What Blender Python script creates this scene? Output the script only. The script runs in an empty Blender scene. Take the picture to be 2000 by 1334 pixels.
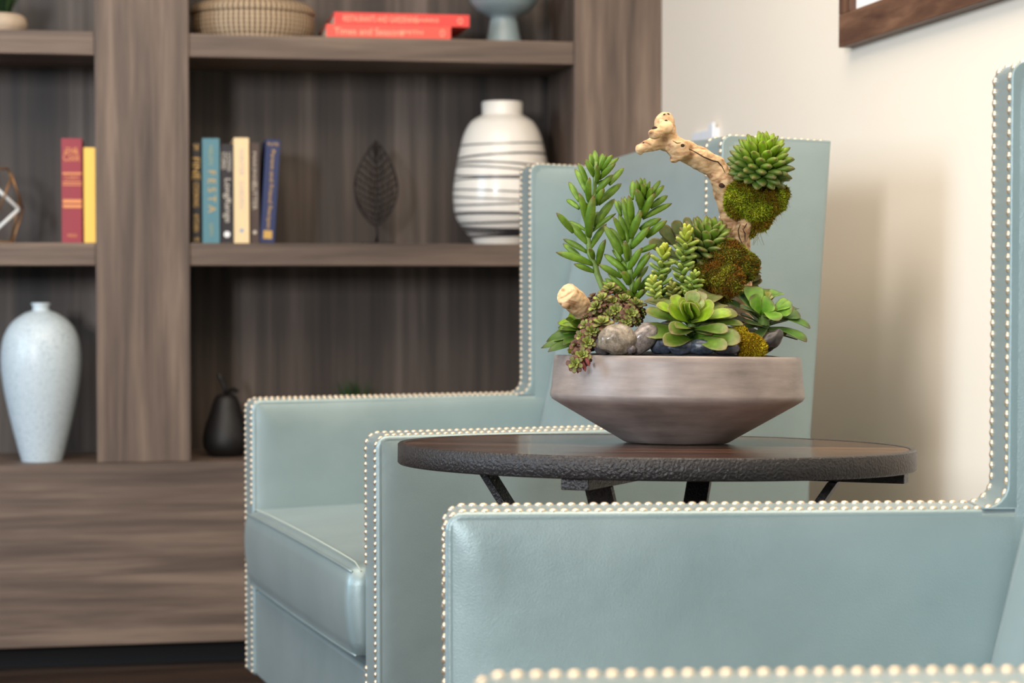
import bpy, bmesh, math, random
from mathutils import Vector, Matrix, noise
random.seed(7)
S = bpy.context.scene
COL = S.collection

# ------------------------------------------------------------------ camera, world, lights, exposure
FPX = 3889.0
CAMH = 0.80
PITCH = math.atan(135.0 / FPX)
cam_d = bpy.data.cameras.new('camera'); cam = bpy.data.objects.new('camera', cam_d); COL.objects.link(cam)
cam.location = (0, 0, CAMH); cam.rotation_euler = (math.pi / 2 - PITCH, 0, 0)
cam_d.lens = 70.0; cam_d.sensor_width = 36.0; cam_d.sensor_fit = 'HORIZONTAL'
cam_d.dof.use_dof = True; cam_d.dof.focus_distance = 2.06; cam_d.dof.aperture_fstop = 7.6
cam_d.clip_start = 0.02
S.camera = cam
S.view_settings.view_transform = 'Standard'; S.view_settings.look = 'None'
S.view_settings.gamma = 1.0; S.view_settings.use_curve_mapping = False
S.view_settings.exposure = 0.0
w = bpy.data.worlds.new('world'); S.world = w; w.use_nodes = True
w.node_tree.nodes['Background'].inputs[0].default_value = (0.80, 0.90, 1.0, 1)
w.node_tree.nodes['Background'].inputs[1].default_value = 0.06

def area(name, loc, target, sx, sy, power, col):
    l = bpy.data.lights.new(name, 'AREA'); l.shape = 'RECTANGLE'; l.size = sx; l.size_y = sy
    l.energy = power; l.color = col
    o = bpy.data.objects.new(name, l); COL.objects.link(o); o.location = loc
    o.rotation_euler = (Vector(target) - Vector(loc)).to_track_quat('-Z', 'Y').to_euler()
    return o
area('window_light_behind', (-1.95, -2.9, 1.85), (0.3, 2.6, 0.85), 0.6, 1.0, 182, (0.95, 0.96, 1.0))
area('window_light_left', (-3.5, 1.2, 1.50), (0.2, 2.6, 0.7), 1.4, 1.5, 82, (0.64, 0.82, 1.0))
area('ceiling_light_warm', (-0.3, 2.0, 2.55), (-0.3, 2.3, 0.0), 2.2, 2.0, 78, (1.0, 0.86, 0.70))

# ------------------------------------------------------------------ helpers
_c, _s = math.cos(PITCH), math.sin(PITCH)
def ray(px, py):
    a = (px - 1000) / FPX; b = (667 - py) / FPX
    return Vector((a, _c + b * _s, -_s + b * _c))
def at(px, py, Y):
    d = ray(px, py); return Vector((0, 0, CAMH)) + d * (Y / d.y)

def mat_new(name):
    m = bpy.data.materials.new(name); m.use_nodes = True
    nt = m.node_tree; return m, nt, nt.nodes['Principled BSDF']
def N(nt, t, **kw):
    n = nt.nodes.new(t)
    for k, v in kw.items():
        if k in n.inputs: n.inputs[k].default_value = v
        else: setattr(n, k, v)
    return n
def srgb(r, g, b):
    f = lambda c: (c / 255 / 12.92) if c <= 10 else ((c / 255 + 0.055) / 1.055) ** 2.4
    return (f(r), f(g), f(b), 1)
def simple(name, col, rough=0.5, metal=0.0, bump=0.0, bscale=200, var=0.0, vscale=20, coat=0.0):
    m, nt, p = mat_new(name)
    p.inputs['Base Color'].default_value = col; p.inputs['Roughness'].default_value = rough
    p.inputs['Metallic'].default_value = metal; p.inputs['Coat Weight'].default_value = coat
    tc = N(nt, 'ShaderNodeTexCoord')
    if var > 0:
        nz = N(nt, 'ShaderNodeTexNoise', Scale=vscale, Detail=4.0)
        nt.links.new(tc.outputs['Object'], nz.inputs['Vector'])
        rp = N(nt, 'ShaderNodeValToRGB')
        rp.color_ramp.elements[0].position = 0.3; rp.color_ramp.elements[1].position = 0.7
        rp.color_ramp.elements[0].color = tuple(c * (1 - var) for c in col[:3]) + (1,)
        rp.color_ramp.elements[1].color = tuple(min(1, c * (1 + var)) for c in col[:3]) + (1,)
        nt.links.new(nz.outputs['Fac'], rp.inputs['Fac']); nt.links.new(rp.outputs['Color'], p.inputs['Base Color'])
    if bump > 0:
        nb = N(nt, 'ShaderNodeTexNoise', Scale=bscale, Detail=3.0)
        nt.links.new(tc.outputs['Object'], nb.inputs['Vector'])
        b = N(nt, 'ShaderNodeBump', Strength=bump, Distance=0.002)
        nt.links.new(nb.outputs['Fac'], b.inputs['Height']); nt.links.new(b.outputs['Normal'], p.inputs['Normal'])
    return m

def leafmat(name, rough=0.42, spec=0.5, trans=0.0, bump=0.15):
    m, nt, p = mat_new(name)
    a = N(nt, 'ShaderNodeAttribute'); a.attribute_name = 'Col'
    tc = N(nt, 'ShaderNodeTexCoord')
    nz = N(nt, 'ShaderNodeTexNoise', Scale=160.0, Detail=3.0)
    nt.links.new(tc.outputs['Object'], nz.inputs['Vector'])
    mx = N(nt, 'ShaderNodeMix'); mx.data_type = 'RGBA'; mx.blend_type = 'MULTIPLY'; mx.inputs[0].default_value = 0.7
    rp = N(nt, 'ShaderNodeValToRGB'); rp.color_ramp.elements[0].color = (0.42, 0.44, 0.30, 1); rp.color_ramp.elements[1].color = (0.98, 0.95, 0.70, 1)
    rp.color_ramp.elements[0].position = 0.3; rp.color_ramp.elements[1].position = 0.7
    nt.links.new(nz.outputs['Fac'], rp.inputs['Fac'])
    nt.links.new(a.outputs['Color'], mx.inputs[6]); nt.links.new(rp.outputs['Color'], mx.inputs[7])
    nt.links.new(mx.outputs[2], p.inputs['Base Color'])
    p.inputs['Roughness'].default_value = rough; p.inputs['Specular IOR Level'].default_value = spec
    if trans: p.inputs['Subsurface Weight'].default_value = trans; p.inputs['Subsurface Radius'].default_value = (0.004, 0.006, 0.002); p.inputs['Subsurface Scale'].default_value = 1.0
    b = N(nt, 'ShaderNodeBump', Strength=bump, Distance=0.001)
    nt.links.new(nz.outputs['Fac'], b.inputs['Height']); nt.links.new(b.outputs['Normal'], p.inputs['Normal'])
    return m

def woodmat(name, axis, cols, rough=0.5, sc=(26, 2.2), bk=0.12, offs=0.0):
    """streaked grain running along the object's own axis"""
    m, nt, p = mat_new(name)
    tc = N(nt, 'ShaderNodeTexCoord'); mp = N(nt, 'ShaderNodeMapping')
    s = [sc[0]] * 3; s['xyz'.index(axis)] = sc[1]
    mp.inputs['Scale'].default_value = s; mp.inputs['Location'].default_value = (offs, offs * .7, offs * 1.3)
    nt.links.new(tc.outputs['Object'], mp.inputs['Vector'])
    n1 = N(nt, 'ShaderNodeTexNoise', Scale=1.0, Detail=5.0, Roughness=0.55, Distortion=0.5)
    n2 = N(nt, 'ShaderNodeTexNoise', Scale=4.5, Detail=4.0, Roughness=0.6)
    n3 = N(nt, 'ShaderNodeTexNoise', Scale=0.35, Detail=2.0)
    for n in (n1, n2, n3): nt.links.new(mp.outputs['Vector'], n.inputs['Vector'])
    a = N(nt, 'ShaderNodeMath', operation='MULTIPLY'); a.inputs[1].default_value = 0.62
    b = N(nt, 'ShaderNodeMath', operation='MULTIPLY_ADD'); b.inputs[1].default_value = 0.20
    c = N(nt, 'ShaderNodeMath', operation='MULTIPLY_ADD'); c.inputs[1].default_value = 0.28
    nt.links.new(n1.outputs['Fac'], a.inputs[0]); nt.links.new(n2.outputs['Fac'], b.inputs[0]); nt.links.new(a.outputs[0], b.inputs[2])
    nt.links.new(n3.outputs['Fac'], c.inputs[0]); nt.links.new(b.outputs[0], c.inputs[2])
    rp = N(nt, 'ShaderNodeValToRGB'); cr = rp.color_ramp
    pos = [0.38, 0.50, 0.58, 0.68]
    cr.elements[0].position = pos[0]; cr.elements[0].color = cols[0]
    cr.elements[1].position = pos[3]; cr.elements[1].color = cols[3]
    for i in (1, 2):
        e = cr.elements.new(pos[i]); e.color = cols[i]
    nt.links.new(c.outputs[0], rp.inputs['Fac']); nt.links.new(rp.outputs['Color'], p.inputs['Base Color'])
    p.inputs['Roughness'].default_value = rough
    bp = N(nt, 'ShaderNodeBump', Strength=bk, Distance=0.001)
    nt.links.new(n2.outputs['Fac'], bp.inputs['Height']); nt.links.new(bp.outputs['Normal'], p.inputs['Normal'])
    return m

class MB:
    def __init__(s): s.v = []; s.f = []; s.c = []
    def add(s, vs, fs, col=(1, 1, 1, 1)):
        o = len(s.v); s.v += [tuple(v) for v in vs]; s.f += [tuple(i + o for i in f) for f in fs]
        s.c += ([col] * len(vs) if not isinstance(col, list) else col)
    def box(s, a, b, col=(1, 1, 1, 1)):
        x0, y0, z0 = a; x1, y1, z1 = b
        s.add([(x0, y0, z0), (x1, y0, z0), (x1, y1, z0), (x0, y1, z0), (x0, y0, z1), (x1, y0, z1), (x1, y1, z1), (x0, y1, z1)],
              [(0, 3, 2, 1), (4, 5, 6, 7), (0, 1, 5, 4), (1, 2, 6, 5), (2, 3, 7, 6), (3, 0, 4, 7)], col)
        return s
    def lathe(s, prof, n=64, c=(0, 0, 0), col=(1, 1, 1, 1)):
        vs = []; fs = []
        for (r, z) in prof:
            for k in range(n):
                a = 2 * math.pi * k / n; vs.append((c[0] + r * math.cos(a), c[1] + r * math.sin(a), c[2] + z))
        for i in range(len(prof) - 1):
            for k in range(n):
                k2 = (k + 1) % n
                fs.append((i * n + k, i * n + k2, (i + 1) * n + k2, (i + 1) * n + k))
        s.add(vs, fs, col); return s
    def tube(s, pts, rad, n=8, col=(1, 1, 1, 1), flat=None):
        pts = [Vector(p) for p in pts]
        if not hasattr(rad, '__len__'): rad = [rad] * len(pts)
        up = Vector((0.13, 0.31, 0.94)); vs = []; fs = []
        for i, p in enumerate(pts):
            t = (pts[min(i + 1, len(pts) - 1)] - pts[max(i - 1, 0)]).normalized()
            a = t.cross(up)
            if a.length < 1e-3: a = t.cross(Vector((1, 0, 0)))
            a.normalize(); b = t.cross(a).normalized(); up = a.cross(t)
            for k in range(n):
                an = 2 * math.pi * k / n; vs.append(p + (a * math.cos(an) + b * math.sin(an)) * rad[i])
        for i in range(len(pts) - 1):
            for k in range(n):
                k2 = (k + 1) % n; fs.append((i * n + k, i * n + k2, (i + 1) * n + k2, (i + 1) * n + k))
        fs.append(tuple(range(n - 1, -1, -1))); fs.append(tuple((len(pts) - 1) * n + k for k in range(n)))
        s.add(vs, fs, col); return s
    def ball(s, c, r, sx=1, sy=1, sz=1, nu=16, nv=10, col=(1, 1, 1, 1), rot=None, lump=0.0, seed=0.0):
        vs = []; fs = []
        for i in range(nv + 1):
            ph = math.pi * i / nv
            for k in range(nu):
                a = 2 * math.pi * k / nu
                d = Vector((math.sin(ph) * math.cos(a), math.sin(ph) * math.sin(a), math.cos(ph)))
                q = 1 + lump * noise.noise(d * 1.7 + Vector((seed, seed * 2, seed * 3)))
                d = Vector((d.x * sx * r * q, d.y * sy * r * q, d.z * sz * r * q))
                if rot is not None: d = rot @ d
                vs.append(Vector(c) + d)
        for i in range(nv):
            for k in range(nu):
                k2 = (k + 1) % nu; fs.append((i * nu + k, (i + 1) * nu + k, (i + 1) * nu + k2, i * nu + k2))
        s.add(vs, fs, col); return s
    PROF = {
        'finger': [(0, .42), (.12, .62), (.32, .93), (.55, 1), (.75, .82), (.9, .46), (1, .04)],
        'paddle': [(0, .28), (.2, .42), (.45, .74), (.65, .97), (.8, 1), (.91, .80), (.97, .48), (1, .08)],
        'point': [(0, .5), (.25, .8), (.5, 1), (.68, .93), (.82, .70), (.93, .36), (1, .03)],
        'oval': [(0, .5), (.22, .85), (.5, 1), (.75, .92), (.9, .65), (1, .12)],
    }
    def leaf(s, base, tip, nrm, width, thick, prof='point', curve=0.0, cup=0.0, c0=(0, 1, 0, 1), c1=None, ce=None, ctip=None, M=8):
        base = Vector(base); tip = Vector(tip); a = tip - base; L = a.length
        if L < 1e-6: return
        a.normalize(); sd = Vector(nrm).cross(a)
        if sd.length < 1e-4: sd = Vector((1, 0, 0)).cross(a)
        sd.normalize(); n = a.cross(sd).normalized()
        c1 = c1 or c0; ce = ce or c1; ctip = ctip or ce
        P = MB.PROF[prof]; vs = []; cs = []; fs = []
        for (t, wv) in P:
            ctr = base + a * (L * t) + n * (curve * L * math.sin(math.pi * min(1, t) * 0.5) ** 2 if curve < 0 else curve * L * (4 * t * (1 - t)))
            if curve < 0: ctr = base + a * (L * t) + n * (-curve * L * t * t)
            for k in range(M):
                th = 2 * math.pi * k / M; cc, ss = math.cos(th), math.sin(th)
                vs.append(ctr + sd * (width / 2 * wv * cc) + n * (thick / 2 * wv ** .6 * ss * (1 if ss > 0 else 0.9) + cup * width * wv * cc * cc))
                e = max(0, (abs(cc) - .55) / .45) ** 1.5
                base_c = [c0[j] * (1 - t) + c1[j] * t for j in range(3)]
                q = [base_c[j] * (1 - e * .8) + ce[j] * e * .8 for j in range(3)]
                te = max(0, (t - .85) / .15)
                q = [q[j] * (1 - te) + ctip[j] * te for j in range(3)]
                cs.append(tuple(q) + (1,))
        for i in range(len(P) - 1):
            for k in range(M):
                k2 = (k + 1) % M; fs.append((i * M + k, i * M + k2, (i + 1) * M + k2, (i + 1) * M + k))
        fs.append(tuple(range(M - 1, -1, -1))); fs.append(tuple((len(P) - 1) * M + k for k in range(M)))
        s.add(vs, fs, cs)
    def mesh(s, name, smooth=True):
        me = bpy.data.meshes.new(name); me.from_pydata(s.v, [], s.f); me.update()
        ca = me.color_attributes.new('Col', 'FLOAT_COLOR', 'POINT')
        ca.data.foreach_set('color', [x for c in s.c for x in (tuple(c) + (1,))[:4]])
        if smooth: me.polygons.foreach_set('use_smooth', [True] * len(me.polygons))
        return me

def link(name, me, mat, parent=None, mw=None, bevel=0.0, seg=2, subsurf=0, angle=None):
    o = bpy.data.objects.new(name, me); COL.objects.link(o)
    if mat is not None:
        me.materials.clear(); me.materials.append(mat)
    if parent is not None: o.parent = parent
    if mw is not None: o.matrix_local = mw
    if bevel:
        b = o.modifiers.new('b', 'BEVEL'); b.width = bevel; b.segments = seg; b.limit_method = 'ANGLE'; b.angle_limit = math.radians(35)
        b.harden_normals = True
    if subsurf:
        q = o.modifiers.new('s', 'SUBSURF'); q.levels = subsurf; q.render_levels = subsurf
    return o
def obj(name, mb, mat, parent=None, smooth=True, **kw):
    return link(name, mb.mesh(name, smooth), mat, parent, **kw)
def tag(o, label=None, cat=None, group=None, kind=None):
    if label: o['label'] = label
    if cat: o['category'] = cat
    if group: o['group'] = group
    if kind: o['kind'] = kind
    return o
def thing(name, label, cat, mw=None, group=None):
    o = bpy.data.objects.new(name, None); COL.objects.link(o); o.empty_display_size = 0.05
    if mw is not None: o.matrix_world = mw
    return tag(o, label, cat, group)
def TR(x, y, z, rz=0.0): return Matrix.Translation((x, y, z)) @ Matrix.Rotation(rz, 4, 'Z')
def prism(poly, y0, y1):
    """polygon in x,z extruded along y"""
    mb = MB(); n = len(poly)
    vs = [(x, y0, z) for x, z in poly] + [(x, y1, z) for x, z in poly]
    fs = [tuple(range(n)), tuple(range(2 * n - 1, n - 1, -1))] + [(i, i + n, (i + 1) % n + n, (i + 1) % n) for i in range(n)]
    mb.add(vs, fs); return mb
def fixn(me):
    bm = bmesh.new(); bm.from_mesh(me); bmesh.ops.recalc_face_normals(bm, faces=bm.faces); bm.to_mesh(me); bm.free(); return me
def arc(cx, cz, r, a0, a1, n=6):
    return [(cx + r * math.cos(math.radians(a0 + (a1 - a0) * i / n)), cz + r * math.sin(math.radians(a0 + (a1 - a0) * i / n))) for i in range(n + 1)]
def text_mesh(txt, size, name):
    c = bpy.data.curves.new(name, 'FONT'); c.body = txt; c.size = size; c.align_x = 'CENTER'; c.align_y = 'CENTER'; c.extrude = 0.0002
    o = bpy.data.objects.new(name, c); COL.objects.link(o)
    bpy.context.view_layer.update()
    me = bpy.data.meshes.new_from_object(o.evaluated_get(bpy.context.evaluated_depsgraph_get()))
    bpy.data.objects.remove(o); bpy.data.curves.remove(c)
    return me

# ------------------------------------------------------------------ materials
def wood_cols(k=1.0):
    return [tuple(x * k for x in srgb(*c)[:3]) + (1,) for c in ((74, 60, 51), (102, 84, 72), (118, 98, 84), (142, 120, 103))]
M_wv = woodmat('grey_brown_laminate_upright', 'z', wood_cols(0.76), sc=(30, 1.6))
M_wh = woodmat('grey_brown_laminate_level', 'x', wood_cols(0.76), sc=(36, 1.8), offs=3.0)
M_wb = woodmat('grey_brown_laminate_back_shaded', 'z', [srgb(30, 25, 22), srgb(56, 47, 41), srgb(74, 63, 55), srgb(106, 93, 84)], sc=(15, 0.45), offs=7.0)  # same laminate, darkened in colour to carry the shade inside the bays
M_black = simple('black_toe_kick', srgb(7, 6, 6), 0.8)
M_floor = woodmat('dark_floor_boards', 'x', [srgb(40, 31, 26), srgb(52, 40, 34), srgb(64, 50, 42), srgb(84, 68, 58)], rough=0.35, sc=(14, 1.0))
M_wall = simple('cream_wall_paint', srgb(247, 234, 216), 0.6, bump=0.03, bscale=350)
M_ceil = simple('ceiling_paint', srgb(235, 230, 220), 0.8)
M_frame = woodmat('walnut_picture_frame', 'y', [srgb(70, 46, 34), srgb(94, 64, 47), srgb(110, 78, 58), srgb(134, 98, 74)], sc=(40, 5))
M_paper = simple('white_mat_board', srgb(245, 243, 240), 0.7)
M_white = simple('white_plastic', srgb(238, 240, 244), 0.45)

def leather():
    m, nt, p = mat_new('pale_teal_leather')
    tc = N(nt, 'ShaderNodeTexCoord')
    v = N(nt, 'ShaderNodeTexVoronoi', Scale=900.0); nt.links.new(tc.outputs['Object'], v.inputs['Vector'])
    nz = N(nt, 'ShaderNodeTexNoise', Scale=9.0, Detail=3.0); nt.links.new(tc.outputs['Object'], nz.inputs['Vector'])
    rp = N(nt, 'ShaderNodeValToRGB'); rp.color_ramp.elements[0].position = 0.3; rp.color_ramp.elements[1].position = 0.7
    rp.color_ramp.elements[0].color = srgb(138, 155, 155); rp.color_ramp.elements[1].color = srgb(147, 163, 163)
    nt.links.new(nz.outputs['Fac'], rp.inputs['Fac']); nt.links.new(rp.outputs['Color'], p.inputs['Base Color'])
    p.inputs['Roughness'].default_value = 0.40; p.inputs['Specular IOR Level'].default_value = 0.5
    p.inputs['Metallic'].default_value = 0.42
    p.inputs['Sheen Weight'].default_value = 0.1
    nw = N(nt, 'ShaderNodeTexNoise', Scale=14.0, Detail=2.0); nt.links.new(tc.outputs['Object'], nw.inputs['Vector'])
    b0 = N(nt, 'ShaderNodeBump', Strength=0.35, Distance=0.004); nt.links.new(nw.outputs['Fac'], b0.inputs['Height'])
    b = N(nt, 'ShaderNodeBump', Strength=0.22, Distance=0.0006); nt.links.new(v.outputs['Distance'], b.inputs['Height'])
    nt.links.new(b0.outputs['Normal'], b.inputs['Normal']); nt.links.new(b.outputs['Normal'], p.inputs['Normal'])
    return m
M_leather = leather()
M_nail = simple('brushed_nickel_nail', srgb(240, 216, 186), 0.30, metal=0.85)
M_stitch = simple('pale_stitch_thread', srgb(186, 192, 180), 0.6)
M_redwood = simple('dark_red_stained_leg', srgb(78, 20, 16), 0.3, coat=0.4)

# ------------------------------------------------------------------ room
TH = math.radians(10.6)
UX = Vector((math.cos(TH), math.sin(TH), 0)); VX = Vector((-math.sin(TH), math.cos(TH), 0))
O = Vector((0, 4.13, 0))
MBK = Matrix.Translation(O) @ Matrix.Rotation(TH, 4, 'Z')          # bookcase frame: x along the front, y into the case
def bkp(px, py, dd=0.0):
    d = ray(px, py); C0 = Vector((0, 0, CAMH)); t = (dd - (C0 - O).dot(VX)) / d.dot(VX)
    P = C0 + d * t
    return Vector(((P - O).dot(UX), dd, P.z))
sWall = bkp(1293, 100).x
BD = 0.27                                                       # shelf depth

def struct(name, mb, mat, mw=None, **kw):
    o = obj(name, mb, mat, None, smooth=False, mw=mw, **kw); o['kind'] = 'structure'; return o
struct('floor', MB().box((-5.0, -5.2, -0.05), (sWall + 0.12, BD + 0.15, 0.0)), M_floor, MBK)
struct('ceiling', MB().box((-5.0, -5.2, 2.62), (sWall + 0.12, BD + 0.15, 2.70)), M_ceil, MBK)
struct('wall_right', MB().box((sWall, -5.2, 0.0), (sWall + 0.12, BD + 0.15, 2.62)), M_wall, MBK)
struct('wall_back', MB().box((-5.0, BD + 0.03, 0.0), (sWall, BD + 0.15, 2.62)), M_wall, MBK)
struct('baseboard_right', MB().box((sWall - 0.014, -5.2, 0.0), (sWall, -0.02, 0.10)), M_white, MBK)

# ------------------------------------------------------------------ bookcase
sA, sB = bkp(187, 480).x, bkp(370.5, 480).x
sC = bkp(1122, 300).x
zT1, zT0 = bkp(745, 73).z, bkp(745, 118).z
zM1, zM0 = bkp(691, 475.5).z, bkp(691, 519).z
zC = bkp(237, 904).z
zK = bkp(237, 1258).z
bc = thing('bookcase', 'grey-brown wood built-in bookcase with open bays over a plain base against the back wall', 'bookcase', MBK)
ZTOP = 2.40
sL0 = -2.15
g = 0.0005
obj('upright', MB().box((sA, 0, zC + g), (sB, BD, ZTOP)), M_wv, bc, smooth=False, bevel=0.0015)
obj('upright', MB().box((sC, 0, zC + g), (sWall - 0.001, BD, ZTOP)), M_wv, bc, smooth=False, bevel=0.0015)
obj('upright', MB().box((sL0, 0, zC + g), (sL0 + 0.19, BD, ZTOP)), M_wv, bc, smooth=False, bevel=0.0015)
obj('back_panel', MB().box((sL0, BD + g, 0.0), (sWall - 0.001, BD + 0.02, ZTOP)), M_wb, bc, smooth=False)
bays = [(sB + g, sC - g), (sL0 + 0.19 + g, sA - g)]
pz = zT1 - zM1
for (x0, x1) in bays:
    for (a, b) in ((zM0, zM1), (zT0, zT1), (zT0 + pz, zT1 + pz), (ZTOP - 0.05, ZTOP)):
        obj('shelf', MB().box((x0, 0.004, a), (x1, BD, b)), M_wh, bc, smooth=False, bevel=0.0015)
obj('counter_base', MB().box((sL0, -0.008, zK), (sWall - 0.001, BD, zC)), M_wh, bc, smooth=False, bevel=0.0015)
obj('toe_kick', MB().box((sL0, 0.05, 0.001), (sWall - 0.016, BD, zK - g)), M_black, bc, smooth=False)

def bkobj(px, py_bottom_z, dd):
    """a spot on a shelf: column px at depth dd, z given"""
    s = bkp(px, 500, dd).x
    return MBK @ Matrix.Translation((s, dd, py_bottom_z))
def hpx(dy, dd, px=700):   # height in metres of dy pixels at that plane
    return (bkp(px, 500, dd).z - bkp(px, 500 + dy, dd).z)

# ---- books
M_pages = simple('book_paper', srgb(225, 214, 190), 0.8)
M_gold = simple('gold_foil', srgb(208, 166, 92), 0.4, metal=0.3)
M_silver = simple('cream_foil', srgb(205, 195, 180), 0.5)
M_tealtxt = simple('muted_gold_print', srgb(160, 160, 120), 0.5)
M_lilac = simple('lilac_print', srgb(196, 178, 178), 0.6)
M_orange = simple('orange_foil', srgb(226, 150, 92), 0.5)
M_pale = simple('pale_peach_print', srgb(252, 180, 148), 0.5)
def book(label, pxl, pxr, ytop, z, col, dd=0.03, deep=0.15, lean=0.0, marks=(), cloth=0.5, pxl_b=None):
    s0, s1 = bkp(pxl, 470, dd).x, bkp(pxr, 470, dd).x
    h = bkp((pxl + pxr) / 2, ytop, dd).z - z; wd = s1 - s0
    off = abs(math.sin(lean)) * wd if lean else 0
    mw = MBK @ Matrix.Translation((s0, dd, z)) @ (Matrix.Translation((0 if lean < 0 else 0, 0, off if lean < 0 else 0)) @ Matrix.Rotation(lean, 4, 'Y'))
    if lean > 0: mw = MBK @ Matrix.Translation((s0, dd, z + math.sin(lean) * wd)) @ Matrix.Rotation(lean, 4, 'Y')
    r = thing('book', label, 'book', mw)
    c = MB(); t = 0.002
    c.box((0, 0, 0), (wd, 0.003, h)); c.box((0, 0.003, 0), (t, deep, h)); c.box((wd - t, 0.003, 0), (wd, deep, h))
    obj('cover', c, simple('cover_' + label.split()[0], col, cloth, bump=0.1, bscale=500), r, smooth=False, bevel=0.0008)
    obj('pages', MB().box((t + 2e-4, 0.0032, 0.003), (wd - t - 2e-4, deep - 0.003, h - 0.003)), M_pages, r, smooth=False)
    for mk in marks:
        if mk[0] == 'bar':
            _, f0, f1, m, x0, x1 = mk
            obj('band', MB().box((wd * x0, -0.0006, h * f0), (wd * x1, 0.0002, h * f1)), m, r, smooth=False)
        elif mk[0] == 'disc':
            _, f0, rad, m = mk
            mb = MB(); n = 20
            vs = [(wd / 2 + rad * math.cos(i * math.tau / n), -0.0006, h * f0 + rad * math.sin(i * math.tau / n)) for i in range(n)]
            mb.add(vs + [(v[0], 0.0, v[2]) for v in vs], [tuple(range(n))] + [(i, (i + 1) % n, (i + 1) % n + n, i + n) for i in range(n)])
            obj('emblem', mb, m, r, smooth=False)
        else:                                                        # spine title running down
            _, txt, fc, flen, fw, m = mk[:6]; xo = mk[6] if len(mk) > 6 else 0.5
            me = text_mesh(txt, 0.02, 'title')
            xs = [v.co.x for v in me.vertices]; ys = [v.co.y for v in me.vertices]
            lx, ly = max(xs) - min(xs), max(ys) - min(ys)
            if mk[0] == 'down':
                k1, k2 = h * flen / lx, wd * fw / ly
                for v in me.vertices:
                    x, y = v.co.x - (max(xs) + min(xs)) / 2, v.co.y - (max(ys) + min(ys)) / 2
                    v.co = (wd * xo + y * k2, -0.0004 - (0.0002 if v.co.z > 0 else 0), h * fc - x * k1)
            else:
                k1, k2 = wd * fw / lx, h * flen / ly
                for v in me.vertices:
                    x, y = v.co.x - (max(xs) + min(xs)) / 2, v.co.y - (max(ys) + min(ys)) / 2
                    v.co = (wd * xo + x * k1, -0.0004 - (0.0002 if v.co.z > 0 else 0), h * fc + y * k2)
            link('title', me, m, r)
    return r
book('thick burgundy cloth book with orange gilt bands, upright beside the yellow book', 121, 161.5, 270, zM1, srgb(150, 52, 64), dd=0.02, marks=[
    ('across', 'THE', .885, .05, .6, M_orange), ('across', 'Cook', .82, .075, .8, M_orange), ('across', 'BOOK', .865, .04, .7, M_orange),
    ('bar', .655, .672, M_orange, .05, .98), ('across', 'CLASSICS', .625, .04, .7, M_orange), ('bar', .575, .585, M_orange, .05, .98),
    ('bar', .55, .56, M_orange, .05, .98), ('bar', .38, .415, M_orange, .06, .97), ('bar', .335, .365, M_orange, .06, .97), ('across', 'PRESS', .07, .03, .45, M_orange)])
book('plain yellow hardback book with no lettering, leaning on the wide upright', 164.5, 188, 288, zM1, srgb(250, 200, 92), dd=0.006)
book('narrow black book with gold spine lettering in the corner beside the wide upright', 374, 393, 278, zM1, srgb(28, 22, 20), dd=0.03, marks=[
    ('across', 'THE', .95, .06, .6, M_gold), ('down', 'FINE', .74, .22, .8, M_gold), ('down', 'COOKING', .48, .24, .55, M_gold), ('down', 'KITCHEN', .2, .17, .5, M_gold), ('across', 'LIB', .04, .03, .6, M_gold)])
book('teal hardback book with stacked gold letters FESTA', 396, 429.5, 270, zM1, srgb(84, 128, 138), dd=0.012, marks=[
    ('down', 'HELEN', .84, .18, .22, M_tealtxt), ('down', 'F E S T A', .49, .40, .45, M_gold, .55), ('down', 'NORTH', .13, .12, .22, M_tealtxt)])
book('black book with cream lettering and a round white emblem at the foot of its spine', 431, 456, 281, zM1, srgb(38, 32, 36), dd=0.018, marks=[
    ('down', 'STORIES', .83, .17, .38, M_silver, .28), ('down', 'COOKING', .82, .19, .3, M_silver, .72), ('down', 'LongRange', .43, .44, .62, M_silver, .52), ('disc', .09, 0.0062, M_paper)])
book('cream hardback book with faint lilac lettering, tallest of the row', 457.5, 487, 269, zM1, srgb(238, 208, 160), dd=0.008, marks=[
    ('down', 'WINTER', .77, .26, .3, M_lilac), ('down', 'GARDEN', .46, .26, .3, M_lilac), ('disc', .12, 0.004, simple('blue_print', srgb(150, 165, 190)))])
book('dull brown book with grey lettering beside the leaning navy book', 488.5, 507, 279, zM1, srgb(78, 62, 56), dd=0.02, marks=[
    ('down', 'MAKING', .76, .30, .36, M_silver), ('down', 'BUTTER', .47, .27, .5, M_silver), ('disc', .11, 0.004, M_silver)])
book('navy blue book with long gold title, leaning to the right at the row end', 508, 536, 273, zM1, srgb(34, 46, 88), dd=0.012, lean=math.radians(3.6), marks=[
    ('across', 'PLATE', .955, .03, .75, M_gold), ('down', 'Parent and Friend Recipes', .52, .76, .36, M_gold), ('bar', .04, .12, M_gold, .2, .8)])

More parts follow.
